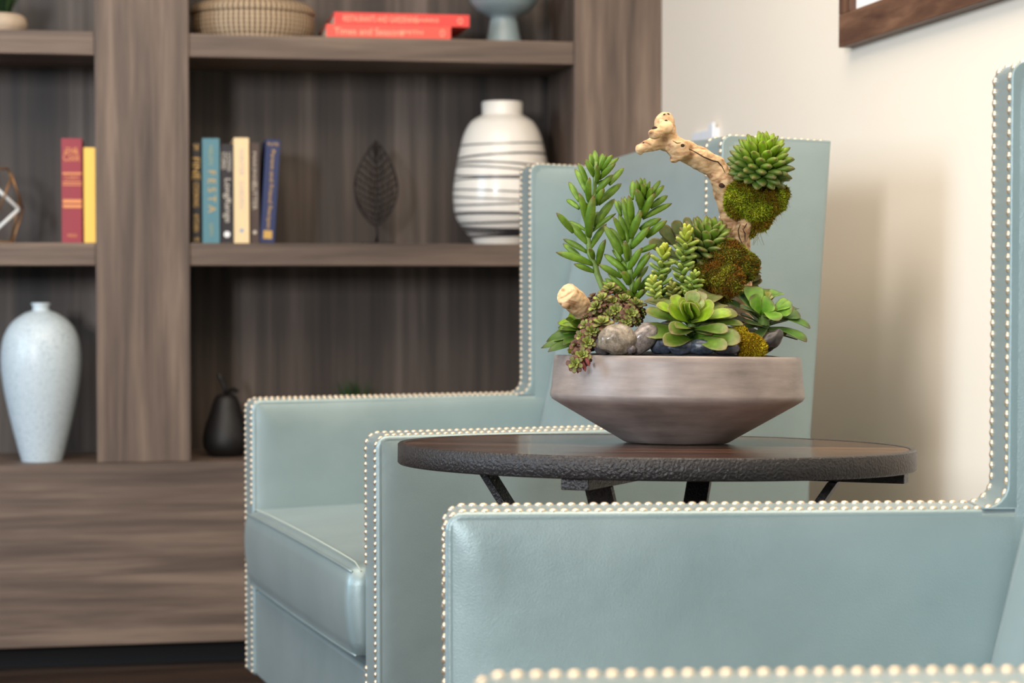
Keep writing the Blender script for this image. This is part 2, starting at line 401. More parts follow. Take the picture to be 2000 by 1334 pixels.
def flatbook(label, pxl, pxr, ytop, ybot, z, col, dd, rz, txt, mark2):
    s0, s1 = bkp(pxl, 60, dd).x, bkp(pxr, 60, dd).x; wd = s1 - s0
    h = bkp((pxl + pxr) / 2, ytop, dd).z - bkp((pxl + pxr) / 2, ybot, dd).z
    r = thing('book', label, 'book', MBK @ Matrix.Translation((s0, dd, z)) @ Matrix.Rotation(rz, 4, 'Z'))
    c = MB(); t = 0.0022; dp = 0.18
    c.box((0, 0, 0), (wd, 0.003, h)); c.box((0, 0.003, 0), (wd, dp, t)); c.box((0, 0.003, h - t), (wd, dp, h))
    obj('cover', c, simple('red_cover', col, 0.45), r, smooth=False, bevel=0.0008)
    obj('pages', MB().box((0.003, 0.0032, t + 1e-4), (wd - 0.003, dp - 0.003, h - t - 1e-4)), M_pages, r, smooth=False)
    for (tx, c0, ln, fh) in ((txt, .34, .55, .5), (mark2, .68, .18, .3), ('O', .93, .04, .5)):
        me = text_mesh(tx, 0.02, 'title')
        xs = [v.co.x for v in me.vertices]; ys = [v.co.y for v in me.vertices]
        k1, k2 = wd * ln / (max(xs) - min(xs)), h * fh / (max(ys) - min(ys))
        for v in me.vertices:
            x, y = v.co.x - (max(xs) + min(xs)) / 2, v.co.y - (max(ys) + min(ys)) / 2
            v.co = (wd * c0 + x * k1, -0.0004 - (0.0002 if v.co.z > 0 else 0), h * .5 + y * k2)
        link('title', me, M_pale, r)
    return h
h1 = flatbook('red book lying flat under the other red book', 637, 881, 50, 76, zT1 + 2e-4, srgb(236, 88, 74), 0.02, 0.0, 'Times and Seasons', 'SMITH')
flatbook('red book lying flat on top of the other red book, turned a little', 653, 917, 32, 56, zT1 + 4e-4 + h1, srgb(236, 70, 62), 0.025, 0.0, 'RESTAURANTS AND GARDENING', 'HARRIS')

# ---- vessels on the shelves
def lathe_thing(name, part, label, cat, px, z, dd, prof, mat, group=None, n=64):
    r = thing(name, label, cat, bkobj(px, z, dd))
    return r, obj(part, MB().lathe(prof, n), mat, r)
def smooth_prof(pts, k=6):
    out = []
    P = [pts[0]] + list(pts) + [pts[-1]]
    for i in range(1, len(P) - 2):
        for j in range(k):
            t = j / k; q = []
            for d in (0, 1):
                a, b, c, e = P[i - 1][d], P[i][d], P[i + 1][d], P[i + 2][d]
                q.append(0.5 * ((2 * b) + (c - a) * t + (2 * a - 5 * b + 4 * c - e) * t * t + (3 * b - a - 3 * c + e) * t ** 3))
            out.append((max(q[0], 1e-4), q[1]))
    out.append(pts[-1]); return out

def banded():
    m, nt, p = mat_new('white_glaze_black_bands')
    tc = N(nt, 'ShaderNodeTexCoord'); sep = N(nt, 'ShaderNodeSeparateXYZ'); nt.links.new(tc.outputs['Object'], sep.inputs[0])
    ang = N(nt, 'ShaderNodeMath', operation='ARCTAN2'); nt.links.new(sep.outputs[1], ang.inputs[0]); nt.links.new(sep.outputs[0], ang.inputs[1])
    prev = None
    random.seed(3)
    L = [(0.213, .004, 1.0, .0022), (0.186, .006, 2.2, .0030), (0.166, .007, 4.2, .0030), (0.157, -.008, 1.5, .0026), (0.148, .007, 0.3, .0028), (0.135, .003, 3.3, .0022),
         (0.112, .005, 5.2, .0022), (0.098, -.006, 2.6, .0022), (0.088, .006, 0.9, .0026), (0.063, .002, 4.0, .0042), (0.048, .004, 1.1, .0030), (0.035, -.005, 3.0, .0044), (0.030, .006, 0.2, .0036), (0.018, .002, 2.0, .0036)]
    for (z0, am, ph, wd) in L:
        a = N(nt, 'ShaderNodeMath', operation='ADD'); a.inputs[1].default_value = ph; nt.links.new(ang.outputs[0], a.inputs[0])
        sn = N(nt, 'ShaderNodeMath', operation='SINE'); nt.links.new(a.outputs[0], sn.inputs[0])
        mu = N(nt, 'ShaderNodeMath', operation='MULTIPLY_ADD'); mu.inputs[1].default_value = am; mu.inputs[2].default_value = z0; nt.links.new(sn.outputs[0], mu.inputs[0])
        cp = N(nt, 'ShaderNodeMath', operation='COMPARE'); cp.inputs[2].default_value = wd * 0.75
        nt.links.new(sep.outputs[2], cp.inputs[0]); nt.links.new(mu.outputs[0], cp.inputs[1])
        if prev is None: prev = cp
        else:
            mx = N(nt, 'ShaderNodeMath', operation='MAXIMUM'); nt.links.new(prev.outputs[0], mx.inputs[0]); nt.links.new(cp.outputs[0], mx.inputs[1]); prev = mx
    mix = N(nt, 'ShaderNodeMix'); mix.data_type = 'RGBA'; mix.inputs[6].default_value = srgb(232, 225, 214); mix.inputs[7].default_value = srgb(52, 50, 54)
    nt.links.new(prev.outputs[0], mix.inputs[0]); nt.links.new(mix.outputs[2], p.inputs['Base Color'])
    p.inputs['Roughness'].default_value = 0.3; p.inputs['Coat Weight'].default_value = 0.2
    return m
DV = 0.125
k = hpx(100, DV, 980) / 100                                            # metres per pixel there
prof = [(0.001, 0), (50 * k, 0), (54 * k, 1 * k), (62 * k, 14 * k), (78 * k, 32 * k), (92 * k, 58 * k), (96 * k, 90 * k), (95 * k, 115 * k), (90 * k, 150 * k), (83 * k, 185 * k), (75 * k, 215 * k), (62 * k, 238 * k), (46 * k, 249 * k), (40 * k, 252 * k)]
prof = smooth_prof(prof, 4) + [(39.5 * k, 253 * k), (40.5 * k, 274 * k), (39 * k, 278 * k), (34 * k, 278 * k), (33 * k, 255 * k), (70 * k, 200 * k), (60 * k, 30 * k), (0.001, 6 * k)]
lathe_thing('vase', 'vase_body', 'white ovoid vase wrapped in thin black brushed bands on the middle shelf', 'vase', 981, zM1, DV, prof, banded())

def crackle():
    m, nt, p = mat_new('pale_blue_crackle_glaze')
    tc = N(nt, 'ShaderNodeTexCoord'); v = N(nt, 'ShaderNodeTexVoronoi', Scale=170.0); v.feature = 'DISTANCE_TO_EDGE'
    nt.links.new(tc.outputs['Object'], v.inputs['Vector'])
    rp = N(nt, 'ShaderNodeValToRGB'); rp.color_ramp.elements[0].color = srgb(168, 182, 190); rp.color_ramp.elements[1].color = srgb(206, 218, 224)
    rp.color_ramp.elements[1].position = 0.12
    nt.links.new(v.outputs['Distance'], rp.inputs['Fac']); nt.links.new(rp.outputs['Color'], p.inputs['Base Color'])
    b = N(nt, 'ShaderNodeBump', Strength=0.25, Distance=0.001); nt.links.new(rp.outputs['Color'], b.inputs['Height']); nt.links.new(b.outputs['Normal'], p.inputs['Normal'])
    p.inputs['Roughness'].default_value = 0.32
    return m
DT = 0.085
k = hpx(100, DT, 80) / 100
prof = smooth_prof([(0.001, 0), (36 * k, 0), (40 * k, 3 * k), (50 * k, 40 * k), (62 * k, 90 * k), (73 * k, 145 * k), (77.5 * k, 195 * k), (73 * k, 238 * k), (58 * k, 268 * k), (34 * k, 287 * k), (18 * k, 293 * k)], 5) + \
    [(16 * k, 296 * k), (16 * k, 302 * k), (19 * k, 307 * k), (17 * k, 309 * k), (12 * k, 308 * k), (12 * k, 290 * k), (0.001, 284 * k)]
lathe_thing('vase', 'vase_body', 'tall pale blue crackle-glazed bottle vase standing on the counter', 'vase', 79, zC, DT, prof, crackle())

DP = 0.12
k = hpx(100, DP, 985) / 100
pr = [(0.001, 0), (36 * k, 0), (36 * k, 3 * k), (31 * k, 25 * k), (27 * k, 48 * k), (25 * k, 56 * k), (34 * k, 60 * k), (52 * k, 70 * k), (64 * k, 84 * k), (70 * k, 100 * k), (72 * k, 118 * k), (69 * k, 118 * k), (66 * k, 100 * k), (50 * k, 78 * k), (0.001, 66 * k)]
lathe_thing('pedestal_bowl', 'bowl_body', 'blue-grey footed bowl on the top shelf', 'bowl', 984, zT1, DP, pr, simple('blue_grey_glaze', srgb(134, 148, 150), 0.35, var=.15, vscale=14))

def weave():
    m, nt, p = mat_new('woven_rattan')
    tc = N(nt, 'ShaderNodeTexCoord'); sep = N(nt, 'ShaderNodeSeparateXYZ'); nt.links.new(tc.outputs['Object'], sep.inputs[0])
    ang = N(nt, 'ShaderNodeMath', operation='ARCTAN2'); nt.links.new(sep.outputs[1], ang.inputs[0]); nt.links.new(sep.outputs[0], ang.inputs[1])
    a = N(nt, 'ShaderNodeMath', operation='MULTIPLY'); a.inputs[1].default_value = 72; nt.links.new(ang.outputs[0], a.inputs[0])
    sn = N(nt, 'ShaderNodeMath', operation='SINE'); nt.links.new(a.outputs[0], sn.inputs[0])
    b = N(nt, 'ShaderNodeMath', operation='MULTIPLY'); b.inputs[1].default_value = 700; nt.links.new(sep.outputs[2], b.inputs[0])
    s2 = N(nt, 'ShaderNodeMath', operation='SINE'); nt.links.new(b.outputs[0], s2.inputs[0])
    mu = N(nt, 'ShaderNodeMath', operation='MULTIPLY_ADD'); mu.inputs[1].default_value = 0.5; nt.links.new(s2.outputs[0], mu.inputs[0]); nt.links.new(sn.outputs[0], mu.inputs[2])
    rp = N(nt, 'ShaderNodeValToRGB'); rp.color_ramp.elements[0].position = 0.0; rp.color_ramp.elements[0].color = srgb(122, 98, 74)
    rp.color_ramp.elements[1].position = 0.6; rp.color_ramp.elements[1].color = srgb(204, 180, 148)
    nt.links.new(mu.outputs[0], rp.inputs['Fac']); nt.links.new(rp.outputs['Color'], p.inputs['Base Color'])
    bp = N(nt, 'ShaderNodeBump', Strength=0.6, Distance=0.002); nt.links.new(mu.outputs[0], bp.inputs['Height']); nt.links.new(bp.outputs['Normal'], p.inputs['Normal'])
    p.inputs['Roughness'].default_value = 0.7
    return m
DB = 0.135
k = hpx(100, DB, 495) / 100
Mw = weave()
r, _o = lathe_thing('woven_basket', 'basket_body', 'round low woven rattan basket with lid on the top shelf', 'basket', 496, zT1, DB,
            smooth_prof([(0.001, 0), (100 * k, 0), (110 * k, 3 * k), (117 * k, 18 * k), (119 * k, 36 * k), (117 * k, 50 * k)], 4), Mw, n=96)
obj('lid', MB().lathe(smooth_prof([(116 * k, 50.3 * k), (121 * k, 52 * k), (120 * k, 60 * k), (110 * k, 70 * k), (80 * k, 76 * k), (0.001, 80 * k)], 4), 96), Mw, r)

# planter with grass at the left end of the top shelf
k = hpx(100, 0.1, 20) / 100
r, _o = lathe_thing('planter', 'pot', 'small rounded cream planter with green grass at the left of the top shelf', 'planter', 4, zT1, 0.09,
            smooth_prof([(0.001, 0), (40 * k, 0), (46 * k, 4 * k), (52 * k, 18 * k), (48 * k, 32 * k), (40 * k, 38 * k)], 4) + [(36 * k, 38 * k), (34 * k, 30 * k), (0.001, 28 * k)], simple('cream_stone_pot', srgb(188, 168, 146), 0.7, var=.1))
def grass(n, h, spread, cols, seed):
    rnd = random.Random(seed); mb = MB()
    for i in range(n):
        a = rnd.uniform(0, math.tau); q = rnd.random() ** .6; b = Vector((math.cos(a) * spread * .35 * q, math.sin(a) * spread * .35 * q, 0))
        t = Vector((math.cos(a) * spread * q, math.sin(a) * spread * q, h * rnd.uniform(.6, 1)))
        mb.leaf(b, t, Vector((-math.cos(a), -math.sin(a), .3)), 0.0035, 0.001, 'point', curve=0.06, c0=rnd.choice(cols), M=4)
    return mb
M_leaf = leafmat('succulent_leaf', 0.44, 0.35, 0.0)
M_leafm = leafmat('matte_leaf', 0.55, 0.35, 0.0)
gcols = [srgb(38, 68, 30), srgb(52, 84, 38), srgb(32, 56, 28)]
o = obj('grass_tuft', grass(120, 0.075, 0.05, gcols, 4), M_leafm, r); o.location = (0, 0, 29 * k)

# little green plant low in the right bay, mostly behind the chair arm
r, _o = lathe_thing('potted_plant', 'pot', 'small potted plant in the lower right bay, only its leaf tips above the chair arm', 'potted plant', 690, zC, 0.13,
            [(0.001, 0), (0.026, 0), (0.034, 0.045), (0.031, 0.045), (0.028, 0.038), (0.001, 0.036)], simple('small_grey_pot', srgb(120, 116, 110), 0.7))
o = obj('grass_tuft', grass(130, 0.125, 0.060, gcols, 5), M_leafm, r); o.location = (0, 0, 0.036)

# black pear ornament
k = hpx(100, 0.10, 440) / 100
r, _o = lathe_thing('pear_ornament', 'pear_body', 'black glossy pear ornament in the dark lower bay', 'ornament', 440, zC, 0.11,
            smooth_prof([(0.001, 0), (26 * k, 0), (42 * k, 14 * k), (46 * k, 34 * k), (40 * k, 62 * k), (31 * k, 88 * k), (25 * k, 108 * k), (17 * k, 120 * k), (0.001, 122 * k)], 5), simple('black_metal', srgb(14, 12, 12), 0.55))
M_dk = simple('dark_metal_stem', srgb(16, 14, 14), 0.5)
obj('stem', MB().tube([(0, 0, 119 * k), (-2 * k, 0, 135 * k), (-10 * k, 0, 152 * k), (-14 * k, 0, 162 * k)], [5 * k, 4 * k, 4 * k, 5 * k]), M_dk, r)
mb = MB(); mb.leaf((0, 0, 118 * k), (26 * k, -4 * k, 128 * k), (0, -.6, .8), 0.022, 0.002, 'point', curve=.25, c0=(.01, .01, .01, 1)); mb2 = mb
obj('leaf', mb, M_dk, r)

# dark metal leaf sculpture
k = hpx(100, 0.15, 735) / 100
r = thing('leaf_sculpture', 'dark openwork metal leaf sculpture standing in the middle of the shelf', 'sculpture', bkobj(735, zM1, 0.15))
M_lf = simple('dark_bronze_metal', srgb(36, 28, 25), 0.55, metal=0.4)
obj('base', MB().box((-30 * k, -0.025, 0), (30 * k, 0.025, 4 * k)), M_lf, r, smooth=False, bevel=0.001)
def lw(t): return 42 * k * (math.sin(math.pi * min(1, t) ** 0.85) ** 0.85)
mb = MB(); Z0, Z1 = 36 * k, 202 * k
mb.tube([(0, 0, 3 * k), (2 * k, 0, 20 * k), (0, 0, Z0), (0, 0, Z1)], [3.6 * k, 3.0 * k, 2.6 * k, 1.6 * k])
obj('stem', mb, M_lf, r)
mb = MB(); rn = random.Random(2)
for sgn in (-1, 1):
    mb.tube([(sgn * lw(t / 16), 0.002 * math.sin(t), Z0 + (Z1 - Z0) * t / 16) for t in range(17)], 2.0 * k, 5)
    for j in range(12):
        t0 = .05 + .075 * j; t1 = min(.97, t0 + .14)
        a = Vector((0, 0, Z0 + (Z1 - Z0) * t0)); b = Vector((sgn * lw(t1), 0, Z0 + (Z1 - Z0) * t1))
        mb.tube([a, a.lerp(b, .5) + Vector((0, .002, -1.5 * k)), b], 1.4 * k, 4)
        for q in range(5):
            u = (q + .6) / 5; c0 = a.lerp(b, u); c1 = c0 + Vector((sgn * rn.uniform(-3, 6) * k, 0, rn.uniform(7, 13) * k))
            if abs(c1.x) < lw((c1.z - Z0) / (Z1 - Z0)): mb.tube([c0, c1], 1.2 * k, 4)
obj('veined_blade', mb, M_lf, r)

# geometric wire ornament
k = hpx(100, 0.1, 20) / 100
r = thing('wire_ornament', 'geometric ornament of brass wire around a white rod frame at the shelf left edge', 'ornament', bkobj(-22, zM1, 0.10))
M_brass = simple('brass_wire', srgb(150, 110, 70), 0.4, metal=.6); M_rod = simple('white_rod', srgb(225, 228, 226), 0.4)
mb = MB(); A = [(-45, 0, 2), (40, 0, 2), (67, 8, 72), (50, 0, 124), (45, 0, 145), (-45, 0, 145), (-67, 8, 72)]
V8 = lambda p: Vector((p[0] * k, p[1] * k, p[2] * k))
fr = [(-38, -30, 2), (48, -30, 2), (66, -6, 66), (47, -28, 130), (36, 20, 146), (-38, 20, 146), (-62, -6, 66)]
for i in range(len(fr)): mb.tube([V8(fr[i]), V8(fr[(i + 1) % len(fr)])], 2.2 * k, 6)
bk_ = [(-38, 35, 2), (40, 35, 2), (58, 30, 90), (36, 20, 146)]
for i in range(3): mb.tube([V8(bk_[i]), V8(bk_[i + 1])], 2.2 * k, 6)
for a, b in (((48, -30, 2), (40, 35, 2)), ((-38, -30, 2), (-38, 35, 2)), ((47, -28, 130), (22, -34, 62)), ((22, -34, 62), (-38, -30, 2)), ((66, -6, 66), (58, 30, 90))): mb.tube([V8(a), V8(b)], 2.2 * k, 6)
obj('wire_frame', mb, M_brass, r)
mb = MB(); q = [(59, -20, 66), (-2, -20, 124), (-62, -20, 66), (-2, -20, 8)]
for i in range(4): mb.tube([V8(q[i]), V8(q[(i + 1) % 4])], 3.6 * k, 8)
obj('rod_frame', mb, M_rod, r)

# ------------------------------------------------------------------ picture frame and wall plate on the right wall
def wallp(px, py, off=0.0):
    d = ray(px, py); C0 = Vector((0, 0, CAMH)); t = ((sWall - off) - (C0 - O).dot(UX)) / d.dot(UX)
    P = C0 + d * t; return (P - O).dot(VX), P.z
y1, zf = wallp(1640, 93.5, 0.02)
r = thing('picture_frame', 'walnut picture frame with white mat hanging on the cream wall', 'picture', MBK @ Matrix.Translation((sWall - 0.002, y1, zf)))
FW, FL, FH = 0.050, 0.80, 0.62                                    # the frame runs toward the camera along -y
mb = MB()
for zz in (0, FH - FW): obj('frame_rail', MB().box((-0.020, -FL, zz), (0, 0, zz + FW)), M_frame, r, smooth=False, bevel=0.001)
M_frame2 = woodmat('walnut_frame_side', 'z', [srgb(70, 46, 34), srgb(94, 64, 47), srgb(110, 78, 58), srgb(134, 98, 74)], sc=(40, 5))
for yy in (0, -FL + FW): obj('frame_stile', MB().box((-0.020, yy - FW, FW + 2e-4), (0, yy, FH - FW - 2e-4)), M_frame2, r, smooth=False, bevel=0.001)
obj('mat_board', MB().box((-0.010, -FL + FW, FW), (-0.004, -FW, FH - FW)), M_paper, r, smooth=False)
ya, za = wallp(1357, 256); yb, _z = wallp(1408, 256)
r = thing('wall_switch', 'white switch plate on the cream wall just above the chair wing', 'switch', MBK @ Matrix.Translation((sWall - 0.0005, (ya + yb) / 2, za - 0.12)))
hw = abs(ya - yb) / 2 * .95
obj('plate', MB().box((-0.007, -hw, 0), (0, hw, 0.115)), M_white, r, smooth=False, bevel=0.002)
obj('switch_rocker', MB().box((-0.014, -hw * .98, 0.02), (-0.0075, -hw * .62, 0.124)), M_white, r, smooth=False, bevel=0.002)

# ------------------------------------------------------------------ wing chairs
TA = 0.056; GAP = 0.668; WID = GAP + 2 * TA; ZA = 0.60; ZB = 0.165; ZW = 0.978; XW = 0.475; PITCHN = 0.0095
def nail_mesh():
    mb = MB(); R = 0.0037; n = 10
    mb.lathe([(0.0002, R * .50), (R * .5, R * .43), (R * .85, R * .25), (R, 0.0), (R * .9, -0.0012)], n)
    return mb.mesh('nailhead')
NAIL = nail_mesh(); NAIL.materials.append(M_nail)
def xback(z):                                                    # face of the backrest (z above the floor)
    d = z - ZA
    return 0.492 + (0.24 * d if d < 0 else 0.20 * d)
def rear(z):
    return 0.598 + 0.070 * max(0, z - ZA) if z > ZA else 0.598 - 0.03 * (ZA - z)
def make_chair(name, label, mw, xw):
    XW = xw
    r = thing(name, label, 'armchair', mw)
    arm_poly = [(0, ZB)] + arc(0.016, ZA - 0.016, 0.016, 180, 90, 5) + [(XW - 0.022, ZA), (rear(ZA), ZA), (rear(ZB), ZB)]
    wing_poly = [(XW - 0.022, ZA + 2e-5)] + arc(XW - 0.022, ZA + 0.022, 0.022, 270, 360, 6)[1:] + arc(XW + 0.014, ZW - 0.014, 0.014, 180, 90, 5) + [(rear(ZW), ZW - 0.004), (rear(ZA), ZA + 2e-5)]
    for y0 in (0, WID - TA):
        for nm, poly in (('arm', arm_poly), ('wing', wing_poly)):
            me = fixn(prism(poly, y0, y0 + TA).mesh(nm, True)); o = link(nm, me, M_leather, r, bevel=0.0055, seg=3)
            o.modifiers[0].limit_method = 'WEIGHT'; at_ = me.attributes.new('bevel_weight_edge', 'FLOAT', 'EDGE')
            for e in me.edges:                                       # rounded everywhere but where arm and wing run on into each other
                a, b = me.vertices[e.vertices[0]].co, me.vertices[e.vertices[1]].co
                joint = abs(a.z - ZA) < 1e-3 and abs(b.z - ZA) < 1e-3 and min(a.x, b.x) > XW - 0.03
                across = abs(a.y - b.y) > 1e-4; sharp = not across or abs(a.x - rear(ZA)) < 1e-6 or a.x > 0.56 or a.z < ZB + 1e-4
                at_.data[e.index].value = 0.0 if (joint or not sharp) else 1.0
    # crowned upholstery panels on both faces of each arm and wing, pulled in along the nail rows
    sm_ = lambda q: (lambda c: c * c * (3 - 2 * c))(max(0.0, min(1.0, q)))
    E = 0.0060
    xs = [E + (XW + E - E) * (0.5 - 0.5 * math.cos(math.pi * i / 26)) for i in range(27)]
    fr = [math.sin(math.pi / 2 * i / 10) for i in range(1, 11)]
    for sgn, yb, z0, nm in ((1, TA, 0.335, 'inner_arm_panel'), (-1, WID - TA, 0.335, 'inner_arm_panel'), (-1, 0.0, ZB + 0.012, 'outer_side_panel'), (1, WID, ZB + 0.012, 'outer_side_panel')):
        outer = nm[0] == 'o'
        zs = [z0 + (ZA - E - z0) * (0.5 - 0.5 * math.cos(math.pi * i / 20)) for i in range(21)] + [ZA - E + (ZW - ZA) * (0.5 - 0.5 * math.cos(math.pi * i / 20)) for i in range(1, 21)]
        idx = {}; vs = []; fs = []; mb = MB()
        def vert(i, j):
            if (i, j) in idx: return idx[(i, j)]
            z = zs[j]
            if i < 27: x = xs[i]
            else: x = XW + E + fr[i - 27] * (rear(z) - 0.001 - XW - E)
            d = []
            if z <= ZA - E + 1e-6: d.append(x - E)
            if x <= XW + E + 1e-6: d.append(ZA - E - z)
            else: d.append(math.hypot(min(0, x - XW - E) , 0) + (x - XW - E if z > ZA - E else math.hypot(x - XW - E, ZA - E - z)))
            d.append(ZW - E - z)
            d = [max(q, 0.0) for q in d]
            D = 0.0 if min(d) <= 1e-6 else sum(q ** -3 for q in d) ** (-1 / 3)
            puff = -0.0003 + (0.0080 * (1 - math.exp(-D / 0.024)) + 0.010 * sm_(D / 0.24)) * sm_((z - z0) / .05) * (0.6 * max(0.0, min(1.0, (rear(z) - 0.001 - x) / .03)) ** .5 if outer else 1)
            if outer: puff += 0.0009 * min(1, D / .01)
            dt = ZA - E - z
            if x < XW and dt > 0:                                     # pulls running in from the top front corner
                for k_, (sl, off) in enumerate(((0.42, .012), (0.75, .020))):
                    q = (x - E - off - sl * dt) / 0.012
                    puff += 0.0016 * math.exp(-q * q) * sm_(dt / .03) * (1 - sm_(dt / .16)) * (-1 if k_ else 1)
            puff += 0.0010 * noise.noise(Vector((x * 8, z * 8, sgn * 3.0 + yb * 5))) * sm_(D / .05)
            idx[(i, j)] = len(vs); vs.append((x, yb + sgn * puff, z)); return idx[(i, j)]
        for i in range(36):
            for j in range(40):
                if j >= 20 and i < 26: continue
                fs.append((vert(i, j), vert(i + 1, j), vert(i + 1, j + 1), vert(i, j + 1)))
        mb.add(vs, fs); o = link(nm, fixn(mb.mesh(nm)), M_leather, r)
    # backrest: raked slab between the wings, its top a little crowned
    mb = MB(); ny, nz = 20, 22; F = []; B = []; y0, y1 = TA + 3e-4, WID - TA - 3e-4
    for i in range(ny + 1):
        v = i / ny; zt = ZW + 0.001 + 0.016 * math.sin(math.pi * v)
        for j in range(nz + 1):
            u = j / nz; z = 0.30 + (zt - 0.30) * u
            rc = 0.012 * (1 - math.sqrt(max(0, 1 - max(0, (u - .975) / .025) ** 2)))
            puff = 0.012 * (math.sin(math.pi * v) ** .35) * math.sin(math.pi * min(1, max(0, u)) ) ** .3
            F.append((xback(z) - puff + rc, y0 + (y1 - y0) * v, z)); B.append((max(rear(z), xback(z) + 0.02) - rc * .5, y0 + (y1 - y0) * v, z))
    n0 = len(F); fs = []
    for i in range(ny):
        for j in range(nz):
            a = i * (nz + 1) + j; fs.append((a, a + 1, a + nz + 2, a + nz + 1)); fs.append((n0 + a, n0 + a + nz + 1, n0 + a + nz + 2, n0 + a + 1))
    for i in range(ny):
        a = i * (nz + 1) + nz; fs.append((a, n0 + a, n0 + a + nz + 1, a + nz + 1)); a = i * (nz + 1); fs.append((a, a + nz + 1, n0 + a + nz + 1, n0 + a))
    for j in range(nz):
        fs.append((j, n0 + j, n0 + j + 1, j + 1)); a = ny * (nz + 1) + j; fs.append((a, a + 1, n0 + a + 1, n0 + a))
    mb.add(F + B, fs); link('backrest', fixn(mb.mesh('backrest')), M_leather, r)
    # front rail and deck
    obj('front_rail', MB().box((0.004, TA + 4e-4, ZB), (0.60, WID - TA - 4e-4, 0.300)), M_leather, r, smooth=True, bevel=0.006, seg=3)
    # seat cushion
    mb = MB(); nx, ny = 26, 30; T = []; Bm = []
    def edge(t): return max(0.0, 1 - abs(2 * t - 1) ** 10)
    ya_, yb_ = TA + 0.0155, WID - TA - 0.0155
    for i in range(nx + 1):
        for j in range(ny + 1):
            u, v = i / nx, j / ny
            x = -0.012 + 0.50 * u; y = ya_ + (yb_ - ya_) * v
            e = min(1, u / .03) ** .5 if u < .03 else 1; e2 = min(1, min(v, 1 - v) / .03) ** .5; e3 = min(1, (1 - u) / .05) ** .5
            zt = 0.428 + 0.020 * (math.sin(math.pi * v) ** .5) * (math.sin(math.pi * min(1, u * .9 + .05)) ** .6)
            zt -= 0.006 * (1 - min(e, e2)); zb = 0.312 + 0.004 * (1 - min(e, e2)) - 0.006 * math.sin(math.pi * v) * 0
            bul = -0.007 * math.sin(math.pi * v) ** .5 * (1 - u) ** 8
            T.append((x + bul, y, zt)); Bm.append((x + bul * .6 + (0.006 if u == 0 else 0), y, zb))
    n0 = len(T); fs = []
    for i in range(nx):
        for j in range(ny):
            a = i * (ny + 1) + j; fs.append((a, a + 1, a + ny + 2, a + ny + 1)); fs.append((n0 + a, n0 + a + ny + 1, n0 + a + ny + 2, n0 + a + 1))
    rim = [j for j in range(ny + 1)] + [i * (ny + 1) + ny for i in range(1, nx + 1)] + [nx * (ny + 1) + j for j in range(ny - 1, -1, -1)] + [i * (ny + 1) for i in range(nx - 1, 0, -1)]
    mb.add(T + Bm, fs); L = len(rim); prevr = rim
    cx = 0.22; cy = WID / 2
    K = 6
    for kx in range(1, K):
        t = kx / K; ring = []
        for q in rim:
            a, b = Vector(T[q]), Vector(Bm[q]); p = a.lerp(b, t); out = Vector((p.x - cx, 0, 0)) if q in rim[:ny + 1] else Vector((0, p.y - cy, 0))
            if out.length > 0: out.normalize()
            am = 0.007 * math.sin(math.pi * t) ** .7 if q in rim[0:ny + 1] else 0.004 * math.sin(math.pi * t)
            p += out * am; ring.append(len(mb.v)); mb.v.append(tuple(p)); mb.c.append((1, 1, 1, 1))
        for i in range(L): mb.f.append((prevr[i], prevr[(i + 1) % L], ring[(i + 1) % L], ring[i]))
        prevr = ring
    for i in range(L): mb.f.append((prevr[i], prevr[(i + 1) % L], n0 + rim[(i + 1) % L], n0 + rim[i]))
    seat = link('seat_cushion', fixn(mb.mesh('seat_cushion')), M_leather, r)
    for (off, dz, rr) in ((0.0, 0.0005, 0.0016), (0.012, 0.0012, 0.0009)):
        pts = []
        for j in range(0, ny + 1):
            i = 0 if off == 0 else 1
            p = Vector(T[i * (ny + 1) + j]); 
            if off: p.x = T[j][0] + off
            p.z += dz; pts.append(p)
        o = obj('piping', MB().tube(pts, rr, 6), M_stitch if off else M_leather, seat)
    pts = [Vector(Bm[j]) + Vector((-0.001, 0, 0.0)) for j in range(ny + 1)]
    obj('piping', MB().tube(pts, 0.0016, 6), M_leather, seat)
    # legs
    for (x, y, dx) in ((0.05, 0.05, -.0), (0.05, WID - 0.05, -.0), (rear(ZB) - 0.05, 0.05, .03), (rear(ZB) - 0.05, WID - 0.05, .03)):
        mb = MB(); a, b = 0.022, 0.014
        vs = [(x - a, y - a, ZB), (x + a, y - a, ZB), (x + a, y + a, ZB), (x - a, y + a, ZB), (x - b + dx, y - b, 0.0005), (x + b + dx, y - b, 0.0005), (x + b + dx, y + b, 0.0005), (x - b + dx, y + b, 0.0005)]
        mb.add(vs, [(0, 1, 2, 3), (7, 6, 5, 4), (0, 4, 5, 1), (1, 5, 6, 2), (2, 6, 7, 3), (3, 7, 4, 0)])
        link('leg', fixn(mb.mesh('leg', False)), M_redwood, r, bevel=0.002)
    # nail rows: down the arm front, along its top, up the wing front and over its top
    P = []
    zz = ZB + 0.008
    prof = [((0, ZB + 0.006), (-1, 0))] + [((0, ZA - 0.016), (-1, 0))]
    path = [(0, ZB + 0.006)] + arc(0.016, ZA - 0.016, 0.016, 180, 90, 8) + arc(XW - 0.022, ZA + 0.022, 0.022, 270, 360, 8) + arc(XW + 0.014, ZW - 0.014, 0.014, 180, 90, 6) + [(rear(ZW) - 0.012, ZW - 0.004)]
    # resample
    seg = []; tot = 0
    for a, b in zip(path[:-1], path[1:]):
        l = math.dist(a, b); seg.append((a, b, tot, l)); tot += l
    nn = int(tot / PITCHN); rows = []
    for i in range(nn + 1):
        d = i * tot / nn
        for a, b, t0, l in seg:
            if d <= t0 + l + 1e-9 and l > 0:
                q = (d - t0) / l; x = a[0] + (b[0] - a[0]) * q; z = a[1] + (b[1] - a[1]) * q
                tx, tz = (b[0] - a[0]) / l, (b[1] - a[1]) / l
                rows.append((x, z, -tz, tx)); break
    cand = []
